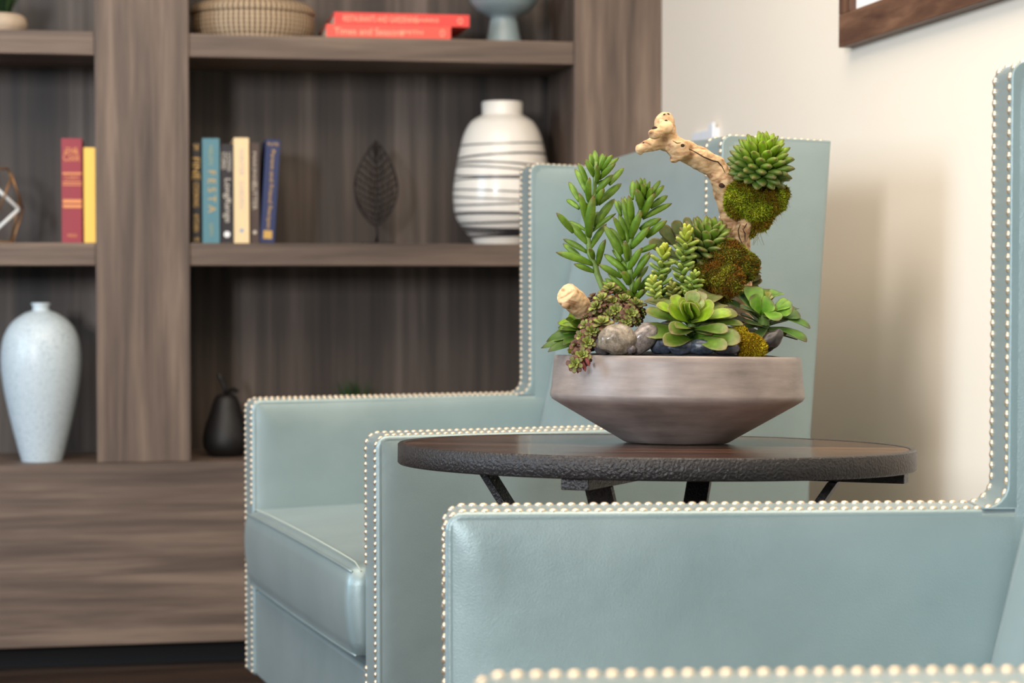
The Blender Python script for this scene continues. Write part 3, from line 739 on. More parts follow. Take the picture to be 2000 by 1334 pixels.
    MW = mw
    for yy, inner in ((0.0065, 0), (TA - 0.0065, 1), (WID - TA + 0.0065, 1), (WID - 0.0065, 0)):
        for (x, z, nx_, nz_) in rows:
            if inner and nx_ < -0.9 and z < 0.43 and z > 0.31: continue      # behind the cushion
            p = Vector((x + nx_ * 0.0002, yy, z + nz_ * 0.0002)); wp = MW @ p; cp = wp - Vector((0, 0, CAMH))
            dep = cp.y * _c - cp.z * _s; ix = 1000 + FPX * cp.x / dep; iy = 667 - FPX * (cp.y * _s + cp.z * _c) / dep
            vis = (0 < ix < 2000 and 0 < iy < 1334)
            rot = Vector((nx_, 0, nz_)).to_track_quat('Z', 'Y').to_matrix().to_4x4()
            cand.append((0 if vis else 1, dep, Matrix.Translation(p) @ rot))
    cand.sort(key=lambda c: (c[0], c[1]))
    for c in cand[:100]:
        o = bpy.data.objects.new('nailhead', NAIL); COL.objects.link(o); o.parent = r; o.matrix_local = c[2]
    mb = MB(); nv = [v.co.copy() for v in NAIL.vertices]; nf = [tuple(f.vertices) for f in NAIL.polygons]
    for c in cand[100:]:
        mb.add([c[2] @ v for v in nv], nf)
    o = obj('nailhead_trim', mb, M_nail, r); o['kind'] = 'stuff'
    return r
# nearer chair: inner nail row of its far arm is 1.66 m away
phA = math.radians(2.9)
eA = Vector((math.cos(phA), math.sin(phA), 0)); wA = Vector((-math.sin(phA), math.cos(phA), 0))
pA = Vector((-0.0556 - 0.0010, 1.662, 0)) - wA * (WID - TA + 0.0065)
make_chair('wing_chair', 'pale teal leather wing chair cropped at the lower right, in front of the round table', Matrix.Translation(pA) @ Matrix.Rotation(phA, 4, 'Z'), 0.477)
phB = math.radians(19.5)
wB = Vector((-math.sin(phB), math.cos(phB), 0)); eB = Vector((math.cos(phB), math.sin(phB), 0))
pB = Vector((-0.1685, 2.44, 0)) - wB * 0.0065
make_chair('wing_chair', 'pale teal leather wing chair standing whole beyond the round table, its seat cushion showing', Matrix.Translation(pB) @ Matrix.Rotation(phB, 4, 'Z'), 0.466)

# ------------------------------------------------------------------ round table
TC = Vector((0.1497, 2.08, 0.620)); TR_ = 0.269; TT = 0.0215
ex = Vector((1, 0, -0.0105)).normalized(); ey = Vector((0, 1, -0.040)); ey = (ey - ex * ey.dot(ex)).normalized(); ez = ex.cross(ey)
MT = Matrix.Translation(TC) @ Matrix((ex, ey, ez)).transposed().to_4x4()
r = thing('side_table', 'round dark wood side table with hammered metal rim and crossed bar legs', 'table', Matrix.Translation((TC.x, TC.y, 0)))
MTL = Matrix.Translation((-TC.x, -TC.y, 0)) @ MT
M_top = woodmat('dark_walnut_top', 'x', [srgb(24, 15, 12), srgb(52, 32, 25), srgb(84, 56, 43), srgb(122, 88, 68)], rough=0.17, sc=(24, 1.2), bk=0.35)
def hammered():
    m, nt, p = mat_new('hammered_dark_metal')
    tc = N(nt, 'ShaderNodeTexCoord')
    nb = N(nt, 'ShaderNodeTexNoise', Scale=360.0, Detail=2.0, Distortion=0.1); nt.links.new(tc.outputs['Object'], nb.inputs['Vector'])
    b = N(nt, 'ShaderNodeBump', Strength=1.0, Distance=0.0018); nt.links.new(nb.outputs['Fac'], b.inputs['Height']); nt.links.new(b.outputs['Normal'], p.inputs['Normal'])
    p.inputs['Base Color'].default_value = srgb(52, 48, 47); p.inputs['Roughness'].default_value = 0.36; p.inputs['Metallic'].default_value = 0.35
    return m
M_ham = hammered()
obj('tabletop', MB().lathe([(0.0005, -0.0006), (TR_ - 0.0075, -0.0006)], 128), M_top, r, mw=MTL, smooth=False)
obj('rim', MB().lathe([(TR_ - 0.0072, -0.0030), (TR_ - 0.0072, -0.0003), (TR_ - 0.0060, 0.0), (TR_ - 0.0015, 0.0), (TR_, -0.0015), (TR_, -TT + 0.0015), (TR_ - 0.0015, -TT), (0.0005, -TT)], 160), M_ham, r, mw=MTL)
da = Vector((-0.35, -0.937, 0)).normalized(); db = Vector((0.937, -0.35, 0)).normalized()
BH = 0.0105
for d, lim in ((da, (-0.262, 0.262)), (db, (-0.262, 0.262))):
    sd = Vector((-d.y, d.x, 0)); mb = MB(); zt = -TT - (0.0001 if d is db else 0.0001)
    vs = []
    for z in (zt - BH, zt):
        for (a, b) in ((lim[0], -.0135), (lim[1], -.0135), (lim[1], .0135), (lim[0], .0135)): 
            v = d * a + sd * b; vs.append((v.x, v.y, z))
    mb.add(vs, [(0, 3, 2, 1), (4, 5, 6, 7), (0, 1, 5, 4), (1, 2, 6, 5), (2, 3, 7, 6), (3, 0, 4, 7)])
    obj('crossbar', mb, M_ham, r, smooth=False, mw=MTL, bevel=0.001)
for d in (da, -da, db, -db):                                         # each leg crosses under the middle to the far side
    sd = Vector((-d.y, d.x, 0)); top = MTL @ (d * 0.190 + Vector((0, 0, -TT - BH - 0.0002)))
    slope = 0.68; side = sd * (0.0 )
    Hh = top.z; bot = Vector((d.x, d.y, 0)) * (0.190 - slope * Hh)
    topv = Vector((top.x, top.y, top.z)); bot.z = 0.0005
    hw_, ht_ = (0.0135, 0.0038); mb = MB(); vs = []
    # stagger crossing bars sideways a little so that they pass each other
    off = sd * (0.0145 if d in (da, db) else -0.0)
    for p in (bot, topv):
        for a, b in ((-1, -1), (1, -1), (1, 1), (-1, 1)):
            v = p + sd * (a * hw_) + d * (b * ht_ * 1.3); vs.append((v.x, v.y, p.z))
    mb.add(vs, [(0, 3, 2, 1), (4, 5, 6, 7), (0, 1, 5, 4), (1, 2, 6, 5), (2, 3, 7, 6), (3, 0, 4, 7)])
    obj('leg', mb, M_ham, r, smooth=False, bevel=0.0008)

# ------------------------------------------------------------------ planter bowl
BX, BY = 0.0265, 0.050
MBW = MT @ Matrix.Translation((BX, BY, 0.0002))
def concrete():
    m, nt, p = mat_new('taupe_concrete')
    tc = N(nt, 'ShaderNodeTexCoord'); mp = N(nt, 'ShaderNodeMapping'); mp.inputs['Scale'].default_value = (8, 8, 60); nt.links.new(tc.outputs['Object'], mp.inputs['Vector'])
    n1 = N(nt, 'ShaderNodeTexNoise', Scale=2.0, Detail=6.0, Roughness=.65); nt.links.new(mp.outputs['Vector'], n1.inputs['Vector'])
    n2 = N(nt, 'ShaderNodeTexNoise', Scale=18.0, Detail=4.0); nt.links.new(tc.outputs['Object'], n2.inputs['Vector'])
    ad = N(nt, 'ShaderNodeMath', operation='MULTIPLY_ADD'); ad.inputs[1].default_value = 0.5; nt.links.new(n1.outputs['Fac'], ad.inputs[0])
    h = N(nt, 'ShaderNodeMath', operation='MULTIPLY'); h.inputs[1].default_value = 0.5; nt.links.new(n2.outputs['Fac'], h.inputs[0]); nt.links.new(h.outputs[0], ad.inputs[2])
    rp = N(nt, 'ShaderNodeValToRGB'); cr = rp.color_ramp; cr.elements[0].position = .36; cr.elements[0].color = srgb(118, 107, 101); cr.elements[1].position = .64; cr.elements[1].color = srgb(158, 144, 136)
    nt.links.new(ad.outputs[0], rp.inputs['Fac']); nt.links.new(rp.outputs['Color'], p.inputs['Base Color'])
    b = N(nt, 'ShaderNodeBump', Strength=0.25, Distance=0.001); nt.links.new(ad.outputs[0], b.inputs['Height']); nt.links.new(b.outputs['Normal'], p.inputs['Normal'])
    p.inputs['Roughness'].default_value = 0.42
    return m
bowl = thing('planter_bowl', 'low wide taupe concrete bowl with an angled ridge, standing on the round table', 'bowl', MBW)
bp = [(0.0005, 0), (0.054, 0), (0.0565, 0.0008), (0.062, 0.0042), (0.127, 0.0415), (0.1335, 0.0455), (0.1360, 0.0490), (0.1360, 0.0520), (0.1345, 0.0600), (0.1325, 0.0850), (0.1318, 0.0905), (0.1300, 0.0926), (0.1262, 0.0926), (0.1245, 0.0905), (0.1250, 0.0600), (0.110, 0.045), (0.0005, 0.030)]
obj('bowl_body', MB().lathe(bp, 144), concrete(), bowl)
soil = obj('gravel', MB().lathe([(0.0005, 0.098), (0.06, 0.0965), (0.10, 0.0940), (0.118, 0.0915), (0.1240, 0.0895), (0.1243, 0.082), (0.0005, 0.080)], 64), simple('dark_gravel_fill', srgb(52, 46, 42), 0.9, bump=1.0, bscale=260, var=.5, vscale=200), None, mw=MBW)
tag(soil, 'dark gravel filling the bowl under the plants', 'gravel', kind='stuff')

# ---- pebbles
def pebmat(i, c, gl=0.25):
    m, nt, p = mat_new('pebble_%s' % 'abcdefghijklmnop'[i]); tc = N(nt, 'ShaderNodeTexCoord')
    n = N(nt, 'ShaderNodeTexNoise', Scale=190.0, Detail=5.0, Roughness=.8); nt.links.new(tc.outputs['Object'], n.inputs['Vector'])
    rp = N(nt, 'ShaderNodeValToRGB'); rp.color_ramp.elements[0].position = .38; rp.color_ramp.elements[1].position = .66
    rp.color_ramp.elements[0].color = tuple(x * .55 for x in c[:3]) + (1,); rp.color_ramp.elements[1].color = tuple(min(1, x * 1.5) for x in c[:3]) + (1,)
    nt.links.new(n.outputs['Fac'], rp.inputs['Fac']); nt.links.new(rp.outputs['Color'], p.inputs['Base Color']); p.inputs['Roughness'].default_value = gl
    return m
U = 0.000548   # metres per pixel at the plants
PEB = [(1205, 663, 2.035, 37, 29, 0, srgb(134, 122, 106), 'large grey-brown glossy pebble at the front left of the bowl'),
       (1256, 662, 2.040, 22, 34, -38, srgb(128, 118, 112), 'speckled oblong pebble leaning beside the large pebble'),
       (1180, 676, 2.050, 20, 17, 0, srgb(84, 78, 78), 'dark pebble half under the burgundy trailing rosettes'),
       (1233, 682, 2.028, 9, 8, 0, srgb(100, 92, 90), 'tiny grey pebble between the two largest pebbles'),
       (1292, 668, 2.050, 26, 24, 10, srgb(76, 84, 98), 'slate-blue pebble under the open rosette left leaves'),
       (1330, 679, 2.035, 24, 14, 0, srgb(66, 72, 84), 'small slate pebble under the centre of the open rosette'),
       (1372, 678, 2.035, 28, 15, 0, srgb(58, 66, 76), 'blue-black flat pebble under the open rosette right leaves'),
       (1418, 680, 2.035, 26, 13, 0, srgb(82, 78, 84), 'grey flat pebble left of the yellow moss'),
       (1503, 667, 2.060, 30, 17, 38, srgb(46, 40, 38), 'smooth black pebble at the right end of the bowl'),
       (1155, 665, 2.070, 22, 20, 0, srgb(70, 62, 60), 'dark pebble behind the trailing rosettes at the left'),
       (1308, 640, 2.075, 22, 14, 0, srgb(110, 114, 122), 'pale blue-grey pebble behind the open rosette')]
for i, (x, y, Y, rx, rz, rot, c, lab) in enumerate(PEB):
    P = at(x, y, Y); mb = MB(); rr = Matrix.Rotation(math.radians(-rot), 3, 'Y')
    mb.ball((0, 0, 0), 1, rx * U, min(rx, rz) * U * .95, rz * U, 28, 18, rot=rr, lump=.18, seed=i * 1.7 + 3)
    o = obj('pebble', mb, pebmat(i, c, 0.22 if i < 2 else 0.35), None, mw=Matrix.Translation(P)); tag(o, lab, 'pebble', 'pebbles in the planter bowl')

# ---- driftwood
def dwmat():
    m, nt, p = mat_new('bleached_driftwood'); tc = N(nt, 'ShaderNodeTexCoord')
    mp = N(nt, 'ShaderNodeMapping'); mp.inputs['Scale'].default_value = (40, 40, 90); mp.inputs['Rotation'].default_value = (0, math.radians(-35), 0)
    nt.links.new(tc.outputs['Object'], mp.inputs['Vector'])
    n = N(nt, 'ShaderNodeTexNoise', Scale=1.6, Detail=6.0, Distortion=1.2); nt.links.new(mp.outputs['Vector'], n.inputs['Vector'])
    rp = N(nt, 'ShaderNodeValToRGB'); cr = rp.color_ramp; cr.elements[0].position = .30; cr.elements[0].color = srgb(140, 98, 64); cr.elements[1].position = .58; cr.elements[1].color = srgb(214, 180, 136)
    e = cr.elements.new(.42); e.color = srgb(186, 146, 104)
    nt.links.new(n.outputs['Fac'], rp.inputs['Fac'])
    a = N(nt, 'ShaderNodeAttribute'); a.attribute_name = 'Col'
    mx = N(nt, 'ShaderNodeMix'); mx.data_type = 'RGBA'; mx.blend_type = 'MULTIPLY'; mx.inputs[0].default_value = 1.0
    nt.links.new(rp.outputs['Color'], mx.inputs[6]); nt.links.new(a.outputs['Color'], mx.inputs[7]); nt.links.new(mx.outputs[2], p.inputs['Base Color'])
    b = N(nt, 'ShaderNodeBump', Strength=0.5, Distance=0.0015); nt.links.new(n.outputs['Fac'], b.inputs['Height']); nt.links.new(b.outputs['Normal'], p.inputs['Normal'])
    p.inputs['Roughness'].default_value = 0.7
    return m
M_dw = dwmat()
M_crack = simple('dark_crack', srgb(58, 36, 24), 0.9)
def bake_union(mb, voxel, smooth_it=6, amp=0.0, fs=60.0):
    me = mb.mesh('tmp'); o = bpy.data.objects.new('tmp', me); COL.objects.link(o)
    rm = o.modifiers.new('r', 'REMESH'); rm.mode = 'VOXEL'; rm.voxel_size = voxel; rm.use_smooth_shade = True
    sm = o.modifiers.new('s', 'SMOOTH'); sm.factor = .6; sm.iterations = smooth_it
    bpy.context.view_layer.update()
    out = bpy.data.meshes.new_from_object(o.evaluated_get(bpy.context.evaluated_depsgraph_get()))
    bpy.data.objects.remove(o)
    if amp:
        ns = [v.normal.copy() for v in out.vertices]
        for v, nn in zip(out.vertices, ns):
            p = v.co; q = Vector((p.x * fs, p.y * fs, p.z * fs))
            d = noise.noise(q) * amp + noise.noise(q * 3.1) * amp * .35
            v.co = p + nn * d
    out.polygons.foreach_set('use_smooth', [True] * len(out.polygons))
    return out
def blob_path(mb, pts, step=0.35):
    for (a, b) in zip(pts[:-1], pts[1:]):
        pa, pb = at(a[0], a[1], a[2]), at(b[0], b[1], b[2]); ra, rb = a[3] * U, b[3] * U
        n = max(1, int((pa - pb).length / (min(ra, rb) * step)))
        for i in range(n + 1):
            t = i / n; mb.ball(pa.lerp(pb, t), ra + (rb - ra) * t, nu=14, nv=9)
def paint(me, spots, base=(1, 1, 1)):
    ca = me.color_attributes.get('Col') or me.color_attributes.new('Col', 'FLOAT_COLOR', 'POINT')
    for v in me.vertices:
        k = 1.0
        for (p, rad, dk) in spots:
            d = (v.co - p).length / rad
            if d < 1: k = min(k, 1 - dk * (1 - d * d))
        ca.data[v.index].color = (k, k ** 1.25, k ** 1.5, 1)
mb = MB()
blob_path(mb, [(1445, 620, 2.17, 26), (1440, 540, 2.17, 27), (1440, 470, 2.165, 26), (1432, 432, 2.16, 25), (1421, 388, 2.155, 24), (1413, 352, 2.15, 26), (1398, 326, 2.15, 23), (1372, 314, 2.145, 23), (1345, 299, 2.14, 22), (1322, 288, 2.135, 21), (1303, 274, 2.13, 19)])
blob_path(mb, [(1303, 276, 2.13, 20), (1299, 258, 2.125, 21), (1297, 244, 2.125, 20), (1299, 236, 2.125, 17)])
blob_path(mb, [(1295, 274, 2.125, 17), (1275, 280, 2.12, 14), (1260, 286, 2.115, 12), (1253, 290, 2.115, 11)])
blob_path(mb, [(1249, 291, 2.115, 7), (1252, 300, 2.115, 4)])
blob_path(mb, [(1302, 249, 2.11, 14), (1287, 256, 2.10, 11), (1275, 261, 2.095, 10)])
blob_path(mb, [(1318, 290, 2.12, 17), (1325, 302, 2.12, 13), (1315, 310, 2.12, 7)])
blob_path(mb, [(1334, 285, 2.12, 12), (1335, 298, 2.12, 10)])
blob_path(mb, [(1440, 470, 2.15, 20), (1450, 452, 2.14, 17), (1455, 437, 2.135, 15)])
me = bake_union(mb, 0.0011, 5, amp=0.0022, fs=75)
sp = [(at(1453, 452, 2.12), .010, .55), (at(1408, 362, 2.11), .007, .75), (at(1271, 259, 2.09), .004, .7), (at(1333, 283, 2.10), .0035, .7), (at(1300, 224, 2.115), .006, .4), (at(1300, 236, 2.10), .004, .5), (at(1258, 278, 2.10), .004, .3), (at(1448, 470, 2.12), .008, .4)]
paint(me, sp)
dw = thing('driftwood_branch', 'bleached driftwood branch rising from the bowl and bending left', 'driftwood')
link('branch', me, M_dw, dw)
from mathutils.bvhtree import BVHTree
T3 = BVHTree.FromPolygons([v.co for v in me.vertices], [tuple(p.vertices) for p in me.polygons])
def onwood(x, y):                                                    # the point of the branch's surface facing the front there
    P = at(x, y, 1.9); d = ray(x, y).normalized(); h = T3.ray_cast(P, d)
    return h[0] if h[0] is not None else at(x, y, 2.12)
def crack(pts, rmax):
    ring = []
    for a_, b_ in zip(pts[:-1], pts[1:]):
        for q_ in range(6): ring.append((a_[0] + (b_[0] - a_[0]) * q_ / 6, a_[1] + (b_[1] - a_[1]) * q_ / 6))
    ring.append(pts[-1]); n_ = len(ring) - 1
    obj('crack', MB().tube([onwood(*p) for p in ring], [.0003 + rmax * math.sin(math.pi * q_ / n_) for q_ in range(n_ + 1)], 6), M_crack, dw)
crack([(1344, 290), (1358, 297), (1375, 307), (1392, 314), (1402, 316), (1410, 325), (1416, 337)], .0005)
crack([(1314, 275), (1322, 280), (1330, 279)], .0004)
crack([(1446, 438), (1442, 450), (1444, 464), (1450, 476)], .0004)
crack([(1455, 470), (1455, 456), (1450, 446)], .0003)
crack([(1452, 448), (1459, 436)], .0003)
for ((x, y), rad) in (((1279, 251), .0026), ((1333, 284), .0020), ((1301, 236), .0014), ((1410, 362), .0030), ((1298, 224), .0013), ((1305, 223), .0013), ((1257, 279), .0010)):
    obj('knot_hole', MB().ball(onwood(x, y), rad, 1.2, .35, .9, 10, 6), M_crack, dw)
mb = MB()
blob_path(mb, [(1165, 640, 2.12, 21), (1145, 612, 2.10, 22), (1127, 592, 2.09, 23), (1110, 576, 2.08, 22)])
blob_path(mb, [(1113, 588, 2.085, 12), (1105, 596, 2.075, 7)])
me = bake_union(mb, 0.0012, 4, amp=0.0018, fs=80)
# flat sawn end
d = (at(1105, 571, 2.075) - at(1145, 608, 2.10)).normalized(); p0 = at(1103, 574, 2.078)
for v in me.vertices:
    q = (v.co - p0).dot(d)
    if q > 0: v.co -= d * q * .8
paint(me, [(at(1101, 595, 2.065), .006, .5)])
tag(link('driftwood_stub', me, M_dw), 'short pale driftwood stub with a cut end at the left of the bowl', 'driftwood')

# ---- moss
M_moss = leafmat('moss', 0.85, 0.1, 0.0, bump=0.0)
def moss(name, label, balls, n, cols, ln=0.0045, seed=1, amp=.002):
    mb = MB()
    for (x, y, Y, rx, rz, ry) in balls:
        mb.ball(at(x, y, Y), 1, rx * U, ry * U, rz * U, 16, 10)
    me = bake_union(mb, 0.0022, 4, amp=amp, fs=90)
    rnd = random.Random(seed); T = BVHTree.FromPolygons([v.co for v in me.vertices], [tuple(p.vertices) for p in me.polygons])
    polys = [(p.center.copy(), p.normal.copy(), p.area) for p in me.polygons]
    wts = [p[2] for p in polys]; sm = MB(); sm.v = [tuple(v.co) for v in me.vertices]; sm.f = [tuple(p.vertices) for p in me.polygons]
    sm.c = [tuple(x * .6 for x in cols[1][:3]) + (1,)] * len(sm.v)
    for c, nn, a in rnd.choices(polys, wts, k=n):
        if nn.y > 0.75: continue
        h = noise.noise(c * 70) * .5 + .5; col = cols[min(len(cols) - 1, max(0, int((h * 1.3 - .15 + rnd.uniform(-.22, .22)) * len(cols))))]
        kk = rnd.uniform(.65, 1.35); col = tuple(x * kk for x in col[:3]) + (1,)
        d = (nn + Vector((rnd.uniform(-1, 1), rnd.uniform(-1, 1), rnd.uniform(-.8, 1.0))) * .75).normalized()
        l = ln * rnd.uniform(.5, 1.15); sdv = d.cross(Vector((rnd.uniform(-1, 1), rnd.uniform(-1, 1), rnd.uniform(-1, 1)))).normalized() * 0.00045
        b = c - nn * .0008; m_ = b + d * l * .55 + Vector((0, 0, rnd.uniform(-.0006, .0006))); t = b + d * l + Vector((rnd.uniform(-1, 1), rnd.uniform(-1, 1), rnd.uniform(-1, .4))) * l * .3
        sm.add([b - sdv, b + sdv, m_ + sdv * 1.2, m_ - sdv * 1.2, t], [(0, 1, 2, 3), (3, 2, 4)], col)
    return tag(obj(name, sm, M_moss, None, smooth=False), label, 'moss', kind='thing')
mg = [srgb(124, 88, 28), srgb(140, 118, 30), srgb(120, 134, 34), srgb(154, 168, 44), srgb(182, 194, 58)]
moss('moss_clump', 'mossy green ball under the high rosette on the driftwood', [(1462, 382, 2.135, 40, 34, 34), (1500, 388, 2.135, 38, 34, 32), (1442, 392, 2.13, 26, 34, 26), (1480, 415, 2.135, 34, 24, 26), (1484, 434, 2.135, 18, 16, 15), (1526, 378, 2.14, 14, 16, 16), (1468, 450, 2.14, 8, 14, 10)], 15000, mg, seed=2)
moss('moss_clump', 'brown-green moss ball around the foot of the driftwood', [(1425, 505, 2.12, 38, 34, 34), (1452, 520, 2.13, 28, 30, 28), (1405, 545, 2.11, 36, 34, 30), (1428, 548, 2.10, 24, 28, 24), (1380, 530, 2.12, 24, 30, 24), (1405, 575, 2.11, 24, 22, 24)], 14000, [srgb(122, 76, 28), srgb(140, 104, 36), srgb(100, 104, 40), srgb(144, 142, 48), srgb(172, 174, 60)], seed=3)
moss('moss_clump', 'yellow-green moss cushion at the front right edge of the bowl', [(1458, 672, 2.045, 28, 22, 22), (1475, 678, 2.045, 22, 18, 20), (1444, 655, 2.055, 18, 16, 18)], 6500, [srgb(150, 112, 20), srgb(168, 138, 26), srgb(178, 156, 34), srgb(198, 180, 44)], ln=.0034, seed=4)
moss('moss_clump', 'tiny tuft of yellow-green moss at the left rim under the trailing rosettes', [(1122, 684, 2.075, 12, 7, 10)], 900, [srgb(122, 120, 26), srgb(150, 150, 40)], ln=.003, seed=5, amp=.0005)
# loose root hairs under the upper moss
hb = MB(); rnd = random.Random(9)
for i in range(46):
    x, y = rnd.uniform(1478, 1535), 0; y = 450 - (x - 1478) * .95 + rnd.uniform(-6, 4)
    p = at(x, y, 2.13); q = p + Vector((rnd.uniform(-.002, .008), rnd.uniform(-.003, .003), rnd.uniform(-.010, -.002)))
    hb.tube([p + Vector((0, .006, .004)), p, q], [.00016, .00014, .00006], 3, col=srgb(150, 110, 60))
for i in range(10):
    p = at(1478 + rnd.uniform(-4, 6), 448, 2.13); hb.tube([p, p + Vector((rnd.uniform(-.003, .003), 0, -.008)), p + Vector((rnd.uniform(-.005, .006), 0, -.017))], [.0002, .00015, .00008], 3, col=srgb(140, 120, 50))
tag(obj('root_hairs', hb, M_moss), 'fine brown root hairs hanging below the high moss ball', 'roots', kind='stuff')

# ---- succulents
def leaf_px(mb, tip, base, Yb, Yt, wpx, prof, nrm=(0, -1, .35), thick=.8, **kw):
    b, t = at(base[0], base[1], Yb), at(tip[0], tip[1], Yt)
    mb.leaf(b, t, nrm, wpx * U, wpx * U * thick, prof, **kw)
def C1(p): return (1060 + p[0] / 4.17, 280 + p[1] / 4.17)
def finger_plant(label, leaves, stem, seed, Y0):
    rnd = random.Random(seed); r = thing('finger_succulent', label, 'succulent', TR(*at(*C1(stem[-1]), Y0)))
    inv = r.matrix_world.inverted()
    mb = MB(); n = len(leaves)
    for i, (t, b, wv) in enumerate(leaves):
        front = wv < 0; wv = abs(wv)
        dy = rnd.uniform(-.014, .014) if not front else -.018
        if i % 3 == 0 and not front: dy = .016
        t_, b_ = C1(t), C1(b); g1 = rnd.uniform(.85, 1.12)
        c0 = tuple(x * g1 for x in srgb(84, 122, 28)[:3]); c1 = tuple(x * g1 for x in srgb(106, 142, 38)[:3]); ce = tuple(x * g1 for x in srgb(134, 164, 58)[:3])
        if wv < 38: c0 = tuple(x * .8 for x in c0); c1 = tuple(x * .8 for x in c1)
        ln = math.dist(t_, b_)
        sgn = 1 if t_[0] > b_[0] else -1
        leaf_px(mb, t_, b_, Y0, Y0 + dy, wv / 4.17 * 1.14, 'finger', nrm=(-sgn * .5, -.7, .5), thick=.86, curve=rnd.uniform(.02, .05), c0=c0, c1=c1, ce=ce, ctip=srgb(104, 64, 44), M=10)
    mb.v = [tuple(inv @ Vector(v)) for v in mb.v]
    obj('leaves', mb, M_leaf, r)
    st = [inv @ at(*C1(p), Y0) for p in stem]
    obj('stem', MB().tube(st, [.0022 + .0016 * i / (len(st) - 1) for i in range(len(st))], 8, col=srgb(124, 150, 84)), M_leaf, r)
L1 = [((420, 55), (428, 190), 46), ((385, 80), (402, 195), 40), ((345, 128), (415, 270), 50), ((490, 82), (462, 215), 50), ((520, 92), (470, 215), 38), ((575, 92), (480, 220), 48), ((620, 118), (480, 240), 42), ((440, 178), (440, 320), -46), ((592, 165), (460, 290), 50), ((662, 202), (545, 335), 50), ((590, 300), (430, 330), 36),
      ((285, 158), (365, 330), 46), ((262, 208), (352, 398), 52), ((382, 278), (378, 478), -56), ((570, 255), (432, 408), 52), ((642, 328), (455, 495), 62), ((500, 368), (438, 500), -56), ((212, 315), (295, 470), 50), ((193, 460), (295, 530), 48), ((296, 404), (358, 655), -64), ((415, 425), (378, 765), -82),
      ((585, 452), (420, 675), 66), ((598, 570), (400, 720), 36), ((112, 566), (248, 725), 56), ((203, 636), (348, 706), 40), ((212, 650), (372, 822), 62), ((166, 780), (362, 888), 48), ((165, 818), (320, 948), 54), ((108, 888), (412, 988), 62), ((253, 983), (420, 1048), 46), ((520, 655), (388, 855), 52), ((510, 782), (452, 990), -58), ((382, 858), (412, 940), -50), ((460, 560), (380, 640), 40), ((330, 480), (400, 560), 40)]
S1 = [(432, 150), (428, 270), (418, 420), (378, 520), (362, 700), (382, 900), (430, 1000), (442, 1060), (495, 1190), (510, 1290)]
L2 = [((735, 300), (732, 455), 42), ((762, 295), (768, 470), 44), ((795, 278), (800, 400), 36), ((830, 282), (826, 400), 34), ((872, 308), (850, 420), 34), ((960, 303), (880, 420), 38), ((990, 343), (895, 455), 42), ((975, 352), (905, 440), 36), ((895, 355), (850, 465), 46), ((760, 372), (802, 535), -72), ((812, 330), (822, 440), -48), ((850, 330), (850, 420), 40), ((912, 408), (808, 600), -62), ((1018, 426), (880, 525), 52), ((1052, 490), (815, 612), 50),
      ((700, 423), (718, 672), -62), ((640, 440), (715, 715), 58), ((664, 432), (700, 640), 44), ((615, 465), (630, 580), 36), ((585, 460), (640, 590), 40), ((965, 613), (790, 700), 54), ((802, 557), (715, 775), -68), ((618, 573), (698, 808), 58), ((1012, 628), (845, 765), 56), ((875, 680), (722, 852), -62), ((495, 668), (645, 905), 68), ((575, 598), (662, 790), 52), ((545, 690), (660, 860), 60), ((665, 798), (690, 960), -62), ((935, 823), (790, 885), 46), ((810, 848), (700, 1030), -58), ((565, 868), (690, 1012), 42),
      ((500, 903), (668, 1040), 56), ((885, 898), (735, 1102), -52), ((455, 988), (642, 1092), 52), ((872, 885), (770, 1015), 38), ((650, 1043), (702, 1145), -66), ((800, 1088), (738, 1228), -54), ((508, 1103), (620, 1180), 44), ((485, 1125), (600, 1210), 40), ((600, 1000), (690, 1150), 36), ((860, 1000), (760, 1130), 40), ((545, 780), (640, 960), 40), ((530, 1060), (690, 1220), 44), ((560, 1200), (690, 1290), 48), ((620, 1130), (720, 1280), 46), ((880, 1130), (770, 1270), 48), ((830, 1190), (750, 1290), -50), ((690, 1190), (730, 1310), -54), ((520, 1250), (680, 1310), 46), ((900, 1060), (780, 1200), 42), ((600, 920), (690, 1080), 46), ((830, 960), (740, 1080), 44)]
S2 = [(840, 420), (800, 540), (730, 740), (702, 850), (705, 1000), (725, 1140), (745, 1230), (750, 1320)]
finger_plant('tall finger-leaved green succulent, topmost stem at the left of the bowl', L1, S1, 11, 2.125)
finger_plant('finger-leaved green succulent, shorter stem just right of the tallest one', L2, S2, 12, 2.105)

